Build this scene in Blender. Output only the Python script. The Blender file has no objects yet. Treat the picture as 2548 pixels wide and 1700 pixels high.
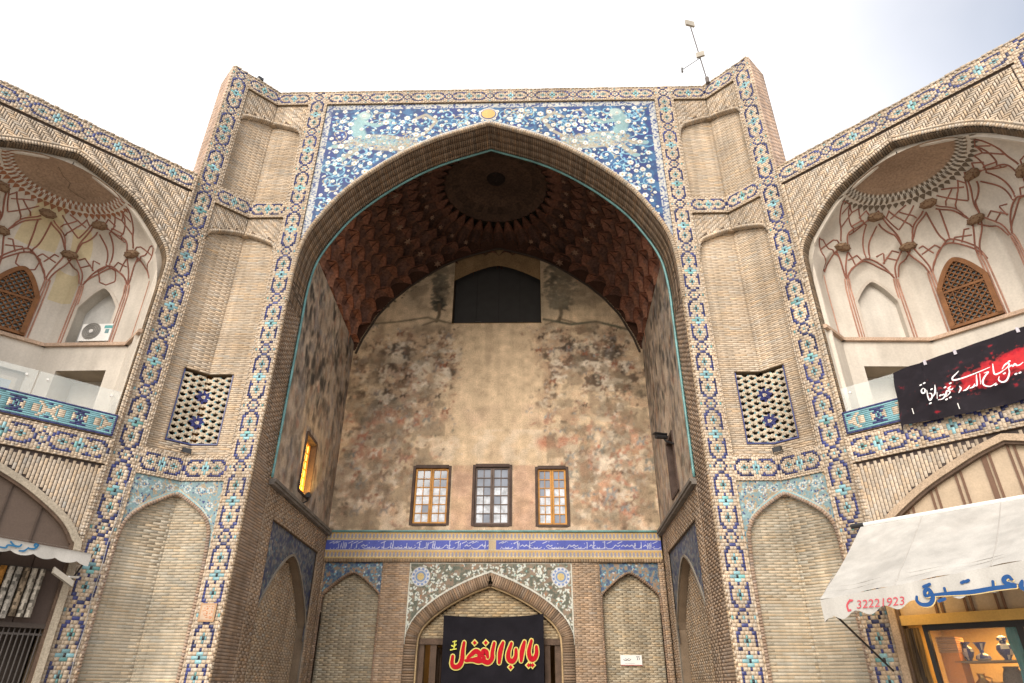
import bpy, math, random
import numpy as np
from mathutils import Matrix, Vector
rng = np.random.default_rng(11)
random.seed(11)
scene = bpy.context.scene
COL = scene.collection
PI = math.pi
S2 = 2 ** -.5

# ------------------------------------------------------------------ camera
YAW, PITCH, ROLL = -.0277, .4976, .0069
CAM = np.array([.9723, -12.0, 1.6])
FPX = 1592.88
def cam_axes():
    cy, sy, cp, sp = math.cos(YAW), math.sin(YAW), math.cos(PITCH), math.sin(PITCH)
    f = np.array([sy * cp, cy * cp, sp]); r = np.array([cy, -sy, 0.]); u = np.cross(r, f)
    cr, sr = math.cos(ROLL), math.sin(ROLL)
    return cr * r + sr * u, -sr * r + cr * u, f
CR, CU, CF = cam_axes()
cam = bpy.data.cameras.new('camera')
cam.sensor_width = 36.0
cam.lens = FPX / 2548 * 36
cam.clip_end = 5000
camo = bpy.data.objects.new('camera', cam)
m = Matrix.Identity(4)
for i in range(3):
    m[i][0], m[i][1], m[i][2], m[i][3] = CR[i], CU[i], -CF[i], CAM[i]
camo.matrix_world = m
COL.objects.link(camo)
scene.camera = camo

# ------------------------------------------------------------------ sky, sun, exposure
SUN_EL, SUN_AZ = math.radians(30), math.radians(200)     # azimuth clockwise from +y : behind the camera
world = bpy.data.worlds.new('World')
scene.world = world
world.use_nodes = True
wn = world.node_tree
bg = wn.nodes['Background']
sky = wn.nodes.new('ShaderNodeTexSky')
sky.sky_type = 'NISHITA'
sky.sun_disc = False
sky.sun_elevation = SUN_EL
sky.sun_rotation = SUN_AZ
sky.air_density = 1.0
sky.dust_density = 3.0
sky.ozone_density = 1.0
mixw = wn.nodes.new('ShaderNodeMix'); mixw.data_type = 'RGBA'      # thin bright overcast over the blue
mixw.inputs['Factor'].default_value = .62
mixw.inputs['B'].default_value = (11.0, 10.6, 10.2, 1)
tc = wn.nodes.new('ShaderNodeTexCoord'); dt = wn.nodes.new('ShaderNodeVectorMath'); dt.operation = 'DOT_PRODUCT'
dt.inputs[1].default_value = Vector((.80, .16, .58)).normalized()
mrw = wn.nodes.new('ShaderNodeMapRange'); mrw.interpolation_type = 'SMOOTHSTEP'
for k_, v_ in (('From Min', .80), ('From Max', 1.08), ('To Min', .66), ('To Max', .04)): mrw.inputs[k_].default_value = v_
cn = wn.nodes.new('ShaderNodeTexNoise'); cn.inputs['Scale'].default_value = 1.6; cn.inputs['Detail'].default_value = 5
cm_ = wn.nodes.new('ShaderNodeMath'); cm_.operation = 'MULTIPLY_ADD'; cm_.inputs[1].default_value = .16; 
wn.links.new(tc.outputs['Generated'], dt.inputs[0]); wn.links.new(tc.outputs['Generated'], cn.inputs['Vector'])
wn.links.new(cn.outputs['Fac'], cm_.inputs[0]); wn.links.new(dt.outputs['Value'], cm_.inputs[2]); wn.links.new(cm_.outputs[0], mrw.inputs['Value'])
wn.links.new(mrw.outputs[0], mixw.inputs['Factor'])
wn.links.new(sky.outputs[0], mixw.inputs['A'])
wn.links.new(mixw.outputs['Result'], bg.inputs['Color'])
bg.inputs['Strength'].default_value = .10
sun = bpy.data.lights.new('sun', 'SUN')
sun.energy = 1.25
sun.angle = math.radians(35)
sun.color = (1, .93, .84)
suno = bpy.data.objects.new('sun', sun)
d = Vector((math.sin(SUN_AZ) * math.cos(SUN_EL), math.cos(SUN_AZ) * math.cos(SUN_EL), math.sin(SUN_EL)))
suno.rotation_euler = d.to_track_quat('Z', 'Y').to_euler()
suno.location = d * 60
COL.objects.link(suno)
scene.view_settings.view_transform = 'Standard'
scene.view_settings.look = 'None'
scene.view_settings.gamma = 1
scene.view_settings.use_curve_mapping = False
scene.view_settings.exposure = 1.02

# ------------------------------------------------------------------ helpers
def link(o):
    COL.objects.link(o); return o
def thing(name, label, cat, loc=(0, 0, 0), group=None):
    o = bpy.data.objects.new(name, None)
    o.empty_display_size = .3
    o.location = loc; o['label'] = label; o['category'] = cat
    if group: o['group'] = group
    return link(o)
def wloc(o):
    p = np.zeros(3)
    while o is not None:
        p += np.array(o.location); o = o.parent
    return p
def mesh(name, V, Q, col=None, dom='FACE', smooth=False, mats=(), midx=None):
    V = np.asarray(V, np.float32); me = bpy.data.meshes.new(name)
    if isinstance(Q, np.ndarray):
        k = Q.shape[1]; n = len(Q)
        me.vertices.add(len(V)); me.vertices.foreach_set('co', V.ravel())
        me.loops.add(n * k); me.loops.foreach_set('vertex_index', Q.astype(np.int32).ravel())
        me.polygons.add(n); me.polygons.foreach_set('loop_start', np.arange(0, n * k, k, dtype=np.int32))
        me.update(calc_edges=True)
    else:
        me.from_pydata(V.tolist(), [], Q)
    if col is not None:
        a = me.attributes.new('col', 'FLOAT_COLOR', dom)
        c = np.ones((len(a.data), 4), np.float32); c[:, :3] = col
        a.data.foreach_set('color', c.ravel())
    for mt in mats: me.materials.append(mt)
    if midx is not None: me.polygons.foreach_set('material_index', np.asarray(midx, np.int32))
    if smooth: me.polygons.foreach_set('use_smooth', np.ones(len(me.polygons), bool))
    me.validate(); me.update()
    return me
def mk(name, V, Q, mt, parent=None, col=None, dom='FACE', smooth=False, kind=None, origin=None, label=None, cat=None, group=None):
    V = np.asarray(V, float)
    if parent is None and origin is not None: V = V - np.asarray(origin, float)
    me = mesh(name, V, Q, col, dom, smooth, (mt,) if mt else ())
    o = bpy.data.objects.new(name, me)
    if parent is not None:
        o.parent = parent; o.location = -wloc(parent)
    elif origin is not None: o.location = origin
    if kind: o['kind'] = kind
    if label: o['label'] = label
    if cat: o['category'] = cat
    if group: o['group'] = group
    return link(o)
class Fr:
    """local frame on a facade: u along the wall, v up, w out of the wall"""
    def __init__(s, O, t, n):
        s.O, s.t, s.n = np.array(O, float), np.array(t, float), np.array(n, float)
    def p(s, u, v, w=0.):
        u, v, w = np.broadcast_arrays(np.asarray(u, float), np.asarray(v, float), np.asarray(w, float))
        r = s.O + u[..., None] * s.t + w[..., None] * s.n
        r[..., 2] += v
        return r
Z3 = np.array([0, 0, 1.])
class MB:
    """collects simple shapes into one mesh"""
    def __init__(s): s.V, s.F, s.C, s.S = [], [], [], []
    def add(s, V, F, c=None):
        b = len(s.V); s.V += [tuple(v) for v in np.asarray(V, float)]
        f0 = len(s.F); s.F += [tuple(i + b for i in f) for f in F]; s.S.append((b, len(s.V), f0, len(s.F))); s.C += [c if c is not None else (1, 1, 1)] * len(F); return s
    def box(s, fr, u0, u1, v0, v1, w0, w1, c=None):
        U = [u0, u1, u1, u0] * 2; Vv = [v0, v0, v1, v1] * 2; W = [w0] * 4 + [w1] * 4
        return s.add(fr.p(U, Vv, W), [(0, 3, 2, 1), (4, 5, 6, 7), (0, 1, 5, 4), (1, 2, 6, 5), (2, 3, 7, 6), (3, 0, 4, 7)], c)
    def tube(s, pts, r, n=6, c=None, cap=True):
        P = np.asarray(pts, float); N = len(P); rr = np.broadcast_to(np.asarray(r, float), (N,))
        T = np.gradient(P, axis=0); T /= np.linalg.norm(T, axis=1)[:, None] + 1e-9
        up = np.array([0, 0, 1.]) if abs(T[0][2]) < .9 else np.array([1., 0, 0])
        V = []
        for i in range(N):
            x = np.cross(T[i], up); x /= np.linalg.norm(x) + 1e-9; y = np.cross(x, T[i])
            up = y
            for k in range(n):
                a = 2 * PI * k / n; V.append(P[i] + rr[i] * (math.cos(a) * x + math.sin(a) * y))
        F = [(i * n + k, i * n + (k + 1) % n, (i + 1) * n + (k + 1) % n, (i + 1) * n + k) for i in range(N - 1) for k in range(n)]
        if cap: F += [tuple(range(n))[::-1], tuple((N - 1) * n + k for k in range(n))]
        return s.add(V, F, c)
    def lathe(s, O, prof, n=14, c=None):
        V = [(O[0] + r * math.cos(2 * PI * k / n), O[1] + r * math.sin(2 * PI * k / n), O[2] + z) for r, z in prof for k in range(n)]
        F = [(i * n + k, i * n + (k + 1) % n, (i + 1) * n + (k + 1) % n, (i + 1) * n + k) for i in range(len(prof) - 1) for k in range(n)]
        F += [tuple(range(n))[::-1], tuple((len(prof) - 1) * n + k for k in range(n))]
        return s.add(V, F, c)
    def grid(s, P, c=None):
        """P (a,b,3) surface"""
        a, b = P.shape[:2]
        F = [(i * b + j, i * b + j + 1, (i + 1) * b + j + 1, (i + 1) * b + j) for i in range(a - 1) for j in range(b - 1)]
        return s.add(P.reshape(-1, 3), F, c)
    def out_each(s, name, mt, parent, smooth=False, **k):
        """every added shape becomes a part of its own"""
        r = []
        for (v0, v1, f0, f1) in s.S:
            r.append(mk(name, s.V[v0:v1], [tuple(i - v0 for i in f) for f in s.F[f0:f1]], mt, parent, col=np.array(s.C[f0:f1]), smooth=smooth, **k))
        return r
    def out(s, name, mt, parent=None, smooth=False, **k):
        return mk(name, s.V, s.F, mt, parent, col=np.array(s.C) if s.C else None, smooth=smooth, **k)

# ------------------------------------------------------------------ materials
def mat(name, src, rough=.9, var=.25, vscale=3., fine=.25, fscale=45., bump=.25, spec=.3, streak=0., metal=0., emit=None, trans=0., dirt=0.):
    mt = bpy.data.materials.new(name); mt.use_nodes = True
    nt = mt.node_tree; N = nt.nodes; L = nt.links; b = N['Principled BSDF']
    b.inputs['Roughness'].default_value = rough; b.inputs['Metallic'].default_value = metal
    b.inputs['Specular IOR Level'].default_value = spec
    geo = N.new('ShaderNodeNewGeometry')
    if src == 'col':
        n = N.new('ShaderNodeAttribute'); n.attribute_name = 'col'; c = n.outputs['Color']
    elif src == 'obj':
        n = N.new('ShaderNodeObjectInfo'); c = n.outputs['Color']
    else:
        n = N.new('ShaderNodeRGB'); n.outputs[0].default_value = (*src, 1); c = n.outputs[0]
    def mul(c, fac_out, lo, hi):
        mr = N.new('ShaderNodeMapRange'); mr.inputs['From Min'].default_value = .3; mr.inputs['From Max'].default_value = .7
        mr.inputs['To Min'].default_value = lo; mr.inputs['To Max'].default_value = hi
        L.new(fac_out, mr.inputs['Value'])
        mx = N.new('ShaderNodeMix'); mx.data_type = 'RGBA'; mx.blend_type = 'MULTIPLY'; mx.inputs['Factor'].default_value = 1
        L.new(c, mx.inputs['A']); L.new(mr.outputs[0], mx.inputs['B']); return mx.outputs['Result']
    def noise(scale, det=4, vec=None):
        n = N.new('ShaderNodeTexNoise'); n.inputs['Scale'].default_value = scale; n.inputs['Detail'].default_value = det
        L.new(vec or geo.outputs['Position'], n.inputs['Vector']); return n.outputs['Fac']
    if var: c = mul(c, noise(vscale, 5), 1 - var, 1 + var)
    fo = None
    if fine or bump: fo = noise(fscale, 3)
    if fine: c = mul(c, fo, 1 - fine, 1 + fine)
    if streak:
        mp = N.new('ShaderNodeMapping'); mp.inputs['Scale'].default_value = (3.2, 3.2, .25)
        L.new(geo.outputs['Position'], mp.inputs['Vector']); c = mul(c, noise(1.6, 6, mp.outputs[0]), 1 - streak, 1 + streak * .5)
    if dirt:
        st = noise(.9, 8); mr = N.new('ShaderNodeMapRange'); mr.inputs['From Min'].default_value = .5; mr.inputs['From Max'].default_value = .72
        L.new(st, mr.inputs['Value']); mx = N.new('ShaderNodeMix'); mx.data_type = 'RGBA'; mx.inputs['B'].default_value = (.12, .085, .055, 1)
        mm = N.new('ShaderNodeMath'); mm.operation = 'MULTIPLY'; mm.inputs[1].default_value = dirt
        L.new(mr.outputs[0], mm.inputs[0]); L.new(mm.outputs[0], mx.inputs['Factor']); L.new(c, mx.inputs['A']); c = mx.outputs['Result']
    L.new(c, b.inputs['Base Color'])
    if bump:
        bp = N.new('ShaderNodeBump'); bp.inputs['Strength'].default_value = bump; bp.inputs['Distance'].default_value = .01
        L.new(fo, bp.inputs['Height']); L.new(bp.outputs[0], b.inputs['Normal'])
    if emit:
        b.inputs['Emission Color'].default_value = (*emit[0], 1); b.inputs['Emission Strength'].default_value = emit[1]
    if trans: b.inputs['Transmission Weight'].default_value = trans
    return mt
M = {}
M['brick'] = mat('brick_clay', 'col', .92, .14, 1.1, .12, 60, .25, .15, .24, dirt=.34)
M['brick_o'] = mat('brick_clay_single', 'obj', .92, .14, 1.1, .12, 60, .25, .15, .24, dirt=.34)
M['mortar'] = mat('mortar', 'col', .97, .2, 2, .2, 80, .3, .1)
M['glaze'] = mat('glazed_tile', 'col', .38, .18, 3, .18, 70, .12, .5, dirt=.12)
M['glaze_o'] = mat('glazed_tile_single', 'obj', .38, .18, 3, .18, 70, .12, .5, dirt=.12)
M['paint'] = mat('old_wall_painting', 'col', .9, .14, 2.5, .2, 30, .3, .15, .12)
M['mosaic'] = mat('tile_mosaic', 'col', .55, .14, 1.2, .22, 55, .2, .3, .12)
M['plaster'] = mat('white_plaster', (.62, .565, .49), .93, .10, 1.1, .06, 25, .2, .15, .10, dirt=.22)
M['cap'] = mat('bare_crown_plaster', (.33, .23, .16), .95, .18, 1.5, .2, 25, .35, .1)
M['rib_red'] = mat('red_brown_rib', (.28, .125, .09), .85, .2, 4, .15, 40, .2, .2)
M['rib_pale'] = mat('pale_pink_rib', (.42, .24, .18), .85, .2, 4, .15, 40, .2, .2)
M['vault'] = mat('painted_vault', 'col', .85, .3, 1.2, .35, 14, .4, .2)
M['wood_y'] = mat('honey_wood', (.50, .24, .055), .6, .25, 5, .25, 50, .15, .35)
M['wood_d'] = mat('dark_wood', (.10, .065, .045), .75, .3, 4, .25, 40, .2, .3)
M['wood_o'] = mat('lattice_wood', (.20, .085, .03), .65, .25, 5, .2, 50, .15, .3)
M['black'] = mat('black_metal', (.02, .02, .022), .5, .1, 5, .1, 50, .05, .4)
M['white'] = mat('white_paint', (.74, .73, .70), .6, .06, 3, .04, 40, .05, .4)
M['turq'] = mat('turquoise_glaze', (.12, .28, .28), .35, .3, 4, .25, 50, .1, .5)
M['clothblack'] = mat('black_cloth', (.014, .013, .017), .95, .2, 3, .2, 90, .1, .1)
M['col'] = mat('painted_pieces', 'col', .7, .08, 4, .08, 40, .05, .3)
M['colplain'] = mat('printed_marks', 'col', .8, .05, 9, .05, 60, 0, .2)
def glass_mat(name, tint, rough=.05):
    mt = mat(name, tint, rough, 0, 1, 0, 1, 0, .5)
    return mt

# ------------------------------------------------------------------ brick register
BR = {}
def addb(reg, kind, fr, u0, u1, v0, v1, w0, w1, col, ang=0.):
    hu, hv, hw = (u1 - u0) / 2, (v1 - v0) / 2, (w1 - w0) / 2
    c = fr.p((u0 + u1) / 2, (v0 + v1) / 2, (w0 + w1) / 2)
    ca, sa = math.cos(ang), math.sin(ang)
    a = hu * (ca * fr.t + sa * Z3); b = hv * (-sa * fr.t + ca * Z3)
    BR.setdefault(reg, {}).setdefault(kind, []).append((c, a, b, hw * fr.n, col))
def addv(reg, kind, c, a, b, n, col):
    BR.setdefault(reg, {}).setdefault(kind, []).append((c, a, b, n, col))
MOR = {}
def mortar(reg, fr, u0, u1, v0, v1, w, col=(.30, .235, .165)):
    MOR.setdefault(reg, []).append((fr.p([u0, u1, u1, u0], [v0, v0, v1, v1], [w] * 4), col))
def proj_area(A):
    """projected pixel area (photo pixels) and in-frame test for boxes (N,4,3)"""
    c = A[:, 0] + A[:, 3]; q = c - CAM
    def pr(P):
        q = P - CAM; z = q @ CF; return np.stack([1274 + FPX * (q @ CR) / z, 850 - FPX * (q @ CU) / z], 1), z
    p0, z = pr(c); pa, _ = pr(c + A[:, 1]); pb, _ = pr(c + A[:, 2])
    a, b = pa - p0, pb - p0
    ar = 4 * abs(a[:, 0] * b[:, 1] - a[:, 1] * b[:, 0])
    ok = (z > .5) & (p0[:, 0] > 4) & (p0[:, 0] < 2544) & (p0[:, 1] > 4) & (p0[:, 1] < 1696)
    facing = ((CAM - c) * A[:, 3]).sum(1) > 0
    return np.where(ok & facing, ar, 0)
CUBEV = np.array([(-1, -1, -1), (1, -1, -1), (1, 1, -1), (-1, 1, -1), (-1, -1, 1), (1, -1, 1), (1, 1, 1), (-1, 1, 1)], float)
CUBEQ = np.array([(4, 5, 6, 7), (0, 1, 5, 4), (1, 2, 6, 5), (2, 3, 7, 6), (3, 0, 4, 7)])
UNIT = {}
def unit(kind, mt):
    if kind not in UNIT: UNIT[kind] = mesh(kind, CUBEV, CUBEQ, mats=(mt,))
    return UNIT[kind]
GLZ = {'navy_tile', 'turquoise_tile', 'black_tile', 'sky_tile'}
STUFF = {'brick': 'brickwork', 'navy_tile': 'navy_tilework', 'turquoise_tile': 'turquoise_tilework', 'black_tile': 'black_tilework', 'soffit_brick': 'soffit_brickwork', 'grille_tile': 'grille_tilework'}
def flush(reg, parent, nmax=300):
    pl = wloc(parent)
    for kind, lst in BR.get(reg, {}).items():
        A = np.array([[l[0], l[1], l[2], l[3]] for l in lst]); K = np.array([l[4] for l in lst], float)
        ar = proj_area(A); order = np.argsort(-ar)
        single = [i for i in order[:nmax] if ar[i] > 20]
        glz = kind in GLZ
        me = unit(kind, M['glaze_o'] if glz else M['brick_o'])
        for i in single:
            c, a, b, n = A[i]
            o = bpy.data.objects.new(kind, me); o.parent = parent
            o.matrix_local = Matrix(((a[0], b[0], n[0], c[0] - pl[0]), (a[1], b[1], n[1], c[1] - pl[1]), (a[2], b[2], n[2], c[2] - pl[2]), (0, 0, 0, 1)))
            o.color = (*np.clip(K[i], 0, 1), 1); COL.objects.link(o)
        rest = np.ones(len(A), bool); rest[single] = False
        B = A[rest]
        if len(B):
            V = (B[:, None, 0] + CUBEV[None, :, 0, None] * B[:, None, 1] + CUBEV[None, :, 1, None] * B[:, None, 2] + CUBEV[None, :, 2, None] * B[:, None, 3]).reshape(-1, 3)
            Q = (CUBEQ[None] + 8 * np.arange(len(B))[:, None, None]).reshape(-1, 4)
            mk(STUFF.get(kind, kind + '_work'), V, Q, M['glaze'] if glz else M['brick'], parent, col=np.repeat(K[rest], 5, 0), kind='stuff')
    if reg in MOR:
        V = np.concatenate([m_[0] for m_ in MOR[reg]]); n = len(MOR[reg])
        mk('mortar_bed', V, np.arange(4 * n).reshape(n, 4), M['mortar'], parent, col=np.array([m_[1] for m_ in MOR[reg]]))

BUFF = np.array([.56, .46, .353]); JAMB = np.array([.235, .165, .115]); NAVY = np.array([.024, .030, .112]); TURQ = np.array([.17, .32, .35]); KBLK = np.array([.015, .015, .02])
def cbuff(base=BUFF, a=.11):
    k = 1 + a * random.gauss(0, 1) * .7; h = random.gauss(0, .035)
    return np.clip(base * k * np.array([1 + h, 1, 1 - h * 1.3]), .01, .8)
def cglz(base, a=.25): return np.clip(base * (1 + a * random.uniform(-1, 1)), .004, .9)

def lay(reg, fr, v0, v1, dv, L, inter, wf, th=.03, colf=cbuff, gap=.008, mcol=(.34, .27, .195), kind='brick', stag=.5, jit=.003, back=.007, vg=None):
    """running bond bricks inside the intervals inter(v) of each course"""
    n = max(1, int(round((v1 - v0) / dv))); dv = (v1 - v0) / n
    vg = gap if vg is None else vg
    for i in range(n):
        va = v0 + i * dv; vb = va + dv
        for (a, b) in inter((va + vb) / 2):
            if b - a < .012: continue
            mortar(reg, fr, a, b, va, vb, wf - back, mcol)
            off = (i % 2) * stag * L
            k = math.floor((a - off) / L)
            while True:
                x0 = max(a, off + k * L); x1 = min(b, off + (k + 1) * L); k += 1
                if x0 >= b: break
                if x1 - x0 < .010: continue
                j = random.uniform(-jit, jit)
                addb(reg, kind, fr, x0 + gap / 2, x1 - gap / 2, va + vg / 2, vb - vg / 2, wf - th + j, wf + j, colf())
PER = 22
def art(r):
    d = {}
    if r <= 18:
        q = min(r, 18 - r)
        def st(k, *cs):
            for c in cs: d[c] = k; d[-c] = k
        if q == 0: st('n', 0, 1)
        if q == 1: st('n', 2, 3)
        if q == 2: st('n', 3, 4)
        if q in (3, 4, 5): st('n', 4)
        if q == 6: st('n', 3, 4)
        if q == 7: st('n', 4); d[0] = 'n'
        if q == 4: d[0] = 'k'; st('t', 1)
        if q in (3, 5): d[0] = 't'
        if q == 8: st('T', 0, 1)
        if q == 9: st('T', 1, 2, 3); d[0] = 'k'
    else:
        if r == 20:
            for c in (3, -3): d[c] = 'n'
            d[0] = 't'; d[5] = 't'; d[-5] = 't'
        else:
            for c in (2, -2): d[c] = 'n'
    return d
def band(reg, fr, c0, c1, l0, l1, nrow, start, vertical, wf=0., clip=None, mcol=(.44, .35, .26)):
    """glazed brick border: 13 cells across, art repeats along the length"""
    dl = (l1 - l0) / nrow; dc = (c1 - c0) / 13
    g = .005; wv = .75 + .8 * np.clip(np.interp(np.arange(nrow), np.arange(0, nrow + 12, 6), rng.random(len(np.arange(0, nrow + 12, 6)))), 0, 1)
    for i in range(nrow):
        d = art((start + i) % PER); la, lb = l0 + i * dl, l0 + (i + 1) * dl
        row = [d.get(c, 'b') for c in range(-6, 7)]
        def put(kind, col, a, b, extra=0.):
            ca, cb = c0 + a * dc + g / 2, c0 + b * dc - g / 2; xa, xb = la + g / 2, lb - g / 2
            if clip and not clip((ca + cb) / 2, (xa + xb) / 2): return
            j = random.uniform(-.003, .003) + extra
            if vertical: addb(reg, kind, fr, ca, cb, xa, xb, wf - .03, wf + j, col)
            else: addb(reg, kind, fr, xa, xb, ca, cb, wf - .03, wf + j, col)
        put('brick', cbuff(), 0, 1, .006 if i % 2 else -.012); put('brick', cbuff(), 12, 13, .006 if i % 2 else -.012)
        a = 1
        while a < 12:
            k = row[a]; b = a
            lim = 3 if k in 'nT' else (2 if k == 'b' else 1)
            if k == 'b' and a == 1 and i % 2: lim = 1
            while b < 12 and row[b] == k and b - a < lim: b += 1
            if k == 'b': put('brick', cbuff(), a, b)
            elif k == 'n':
                if random.random() < .035: put('brick', cbuff(BUFF * random.choice((.7, .85, 1.05))), a, b)
                else: put('navy_tile', cglz(NAVY * wv[i], .4), a, b, .002 if random.random() > .04 else -.006)
            elif k == 'k': put('black_tile', cglz(KBLK), a, b, .001)
            else: put('turquoise_tile', cglz((TURQ if k == 't' else TURQ * 1.15) * (.6 + .4 * wv[i]) * (np.array([.75, .95, .85]) if random.random() < .2 else 1), .3), a, b, .002)
            a = b
    if vertical: mortar(reg, fr, c0, c1, l0, l1, wf - .009, mcol)
    else: mortar(reg, fr, l0, l1, c0, c1, wf - .009, mcol)
def herring(reg, fr, u0, u1, v0, v1, inside, cell, wf, k=3, gap=.012, colf=cbuff, th=.03):
    nu, nv = int((u1 - u0) / cell) + 2, int((v1 - v0) / cell) + 2
    for x in range(-k, nu):
        for y in range(-1, nv + k):
            q = (x - y) % (2 * k)
            if q == 0: a, b, c, e = x, x + k, y, y + 1
            elif q == k: a, b, c, e = x, x + 1, y - k + 1, y + 1
            else: continue
            ua, ub, va, vb = u0 + a * cell, u0 + b * cell, v0 + c * cell, v0 + e * cell
            if ua < u0: ua = u0
            if ub > u1: ub = u1
            if va < v0: va = v0
            if vb > v1: vb = v1
            if ub - ua < .02 or vb - va < .02: continue
            if all(inside(p, r) for p in (ua, ub) for r in (va, vb)) or inside((ua + ub) / 2, (va + vb) / 2) and inside((ua + ub) / 2, va):
                j = random.uniform(-.004, .004)
                addb(reg, 'brick', fr, ua + gap / 2, ub - gap / 2, va + gap / 2, vb - gap / 2, wf - th, wf + j, colf())
def crom(pts, n=12):
    P = np.array(pts, float); P = np.vstack([2 * P[0] - P[1], P, 2 * P[-1] - P[-2]]); out = []
    for i in range(1, len(P) - 2):
        for t in np.linspace(0, 1, n, endpoint=False):
            out.append(.5 * ((2 * P[i]) + (-P[i - 1] + P[i + 1]) * t + (2 * P[i - 1] - 5 * P[i] + 4 * P[i + 1] - P[i + 2]) * t * t + (-P[i - 1] + 3 * P[i] - 3 * P[i + 1] + P[i + 2]) * t ** 3))
    out.append(P[-2]); return np.array(out)
def resample(P, step):
    d = np.r_[0, np.cumsum(np.linalg.norm(np.diff(P, axis=0), axis=1))]; n = max(2, int(round(d[-1] / step)) + 1)
    s = np.linspace(0, d[-1], n); return np.stack([np.interp(s, d, P[:, k]) for k in range(P.shape[1])], 1)
def archrow(reg, fr, curve, pitch, h0, h1, w0, w1, colf=cbuff, kind='brick', gap=.008, alt=0., flip=1):
    """small bricks set along an arch curve (u,v); h0..h1 measured away from the opening"""
    P = resample(np.asarray(curve, float), pitch)
    for i in range(len(P) - 1):
        a, b = P[i], P[i + 1]; t = (b - a); l = np.linalg.norm(t); t /= l; nrm = flip * np.array([-t[1], t[0]])
        c = (a + b) / 2 + nrm * (h0 + h1) / 2
        ww = w1 + (alt if i % 2 else 0)
        A = (l / 2 - gap / 2) * (t[0] * fr.t + t[1] * Z3); B = (h1 - h0) / 2 * (nrm[0] * fr.t + nrm[1] * Z3)
        addv(reg, kind, fr.p(c[0], c[1], (w0 + ww) / 2), A, B, (ww - w0) / 2 * fr.n, colf())
def strip(fr, curve, wa, wb):
    P = np.asarray(curve, float); n = len(P)
    V = np.concatenate([fr.p(P[:, 0], P[:, 1], wa), fr.p(P[:, 0], P[:, 1], wb)])
    Q = [(i, i + 1, n + i + 1, n + i) for i in range(n - 1)]
    return V, Q
def ribbon(fr, curve, h0, h1, w0, w1, flip=1):
    """moulding: rectangular section swept along (u,v) curve"""
    P = np.asarray(curve, float); T = np.gradient(P, axis=0); T /= np.linalg.norm(T, axis=1)[:, None] + 1e-9
    Nn = flip * np.stack([-T[:, 1], T[:, 0]], 1); a, b = P + Nn * h0, P + Nn * h1; n = len(P)
    V = np.concatenate([fr.p(a[:, 0], a[:, 1], w0), fr.p(a[:, 0], a[:, 1], w1), fr.p(b[:, 0], b[:, 1], w1), fr.p(b[:, 0], b[:, 1], w0)])
    Q = [(k * n + i, k * n + i + 1, ((k + 1) % 4) * n + i + 1, ((k + 1) % 4) * n + i) for k in range(4) for i in range(n - 1)]
    Q += [(0, n, 2 * n, 3 * n), (n - 1, 4 * n - 1, 3 * n - 1, 2 * n - 1)]
    return V, Q
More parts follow.
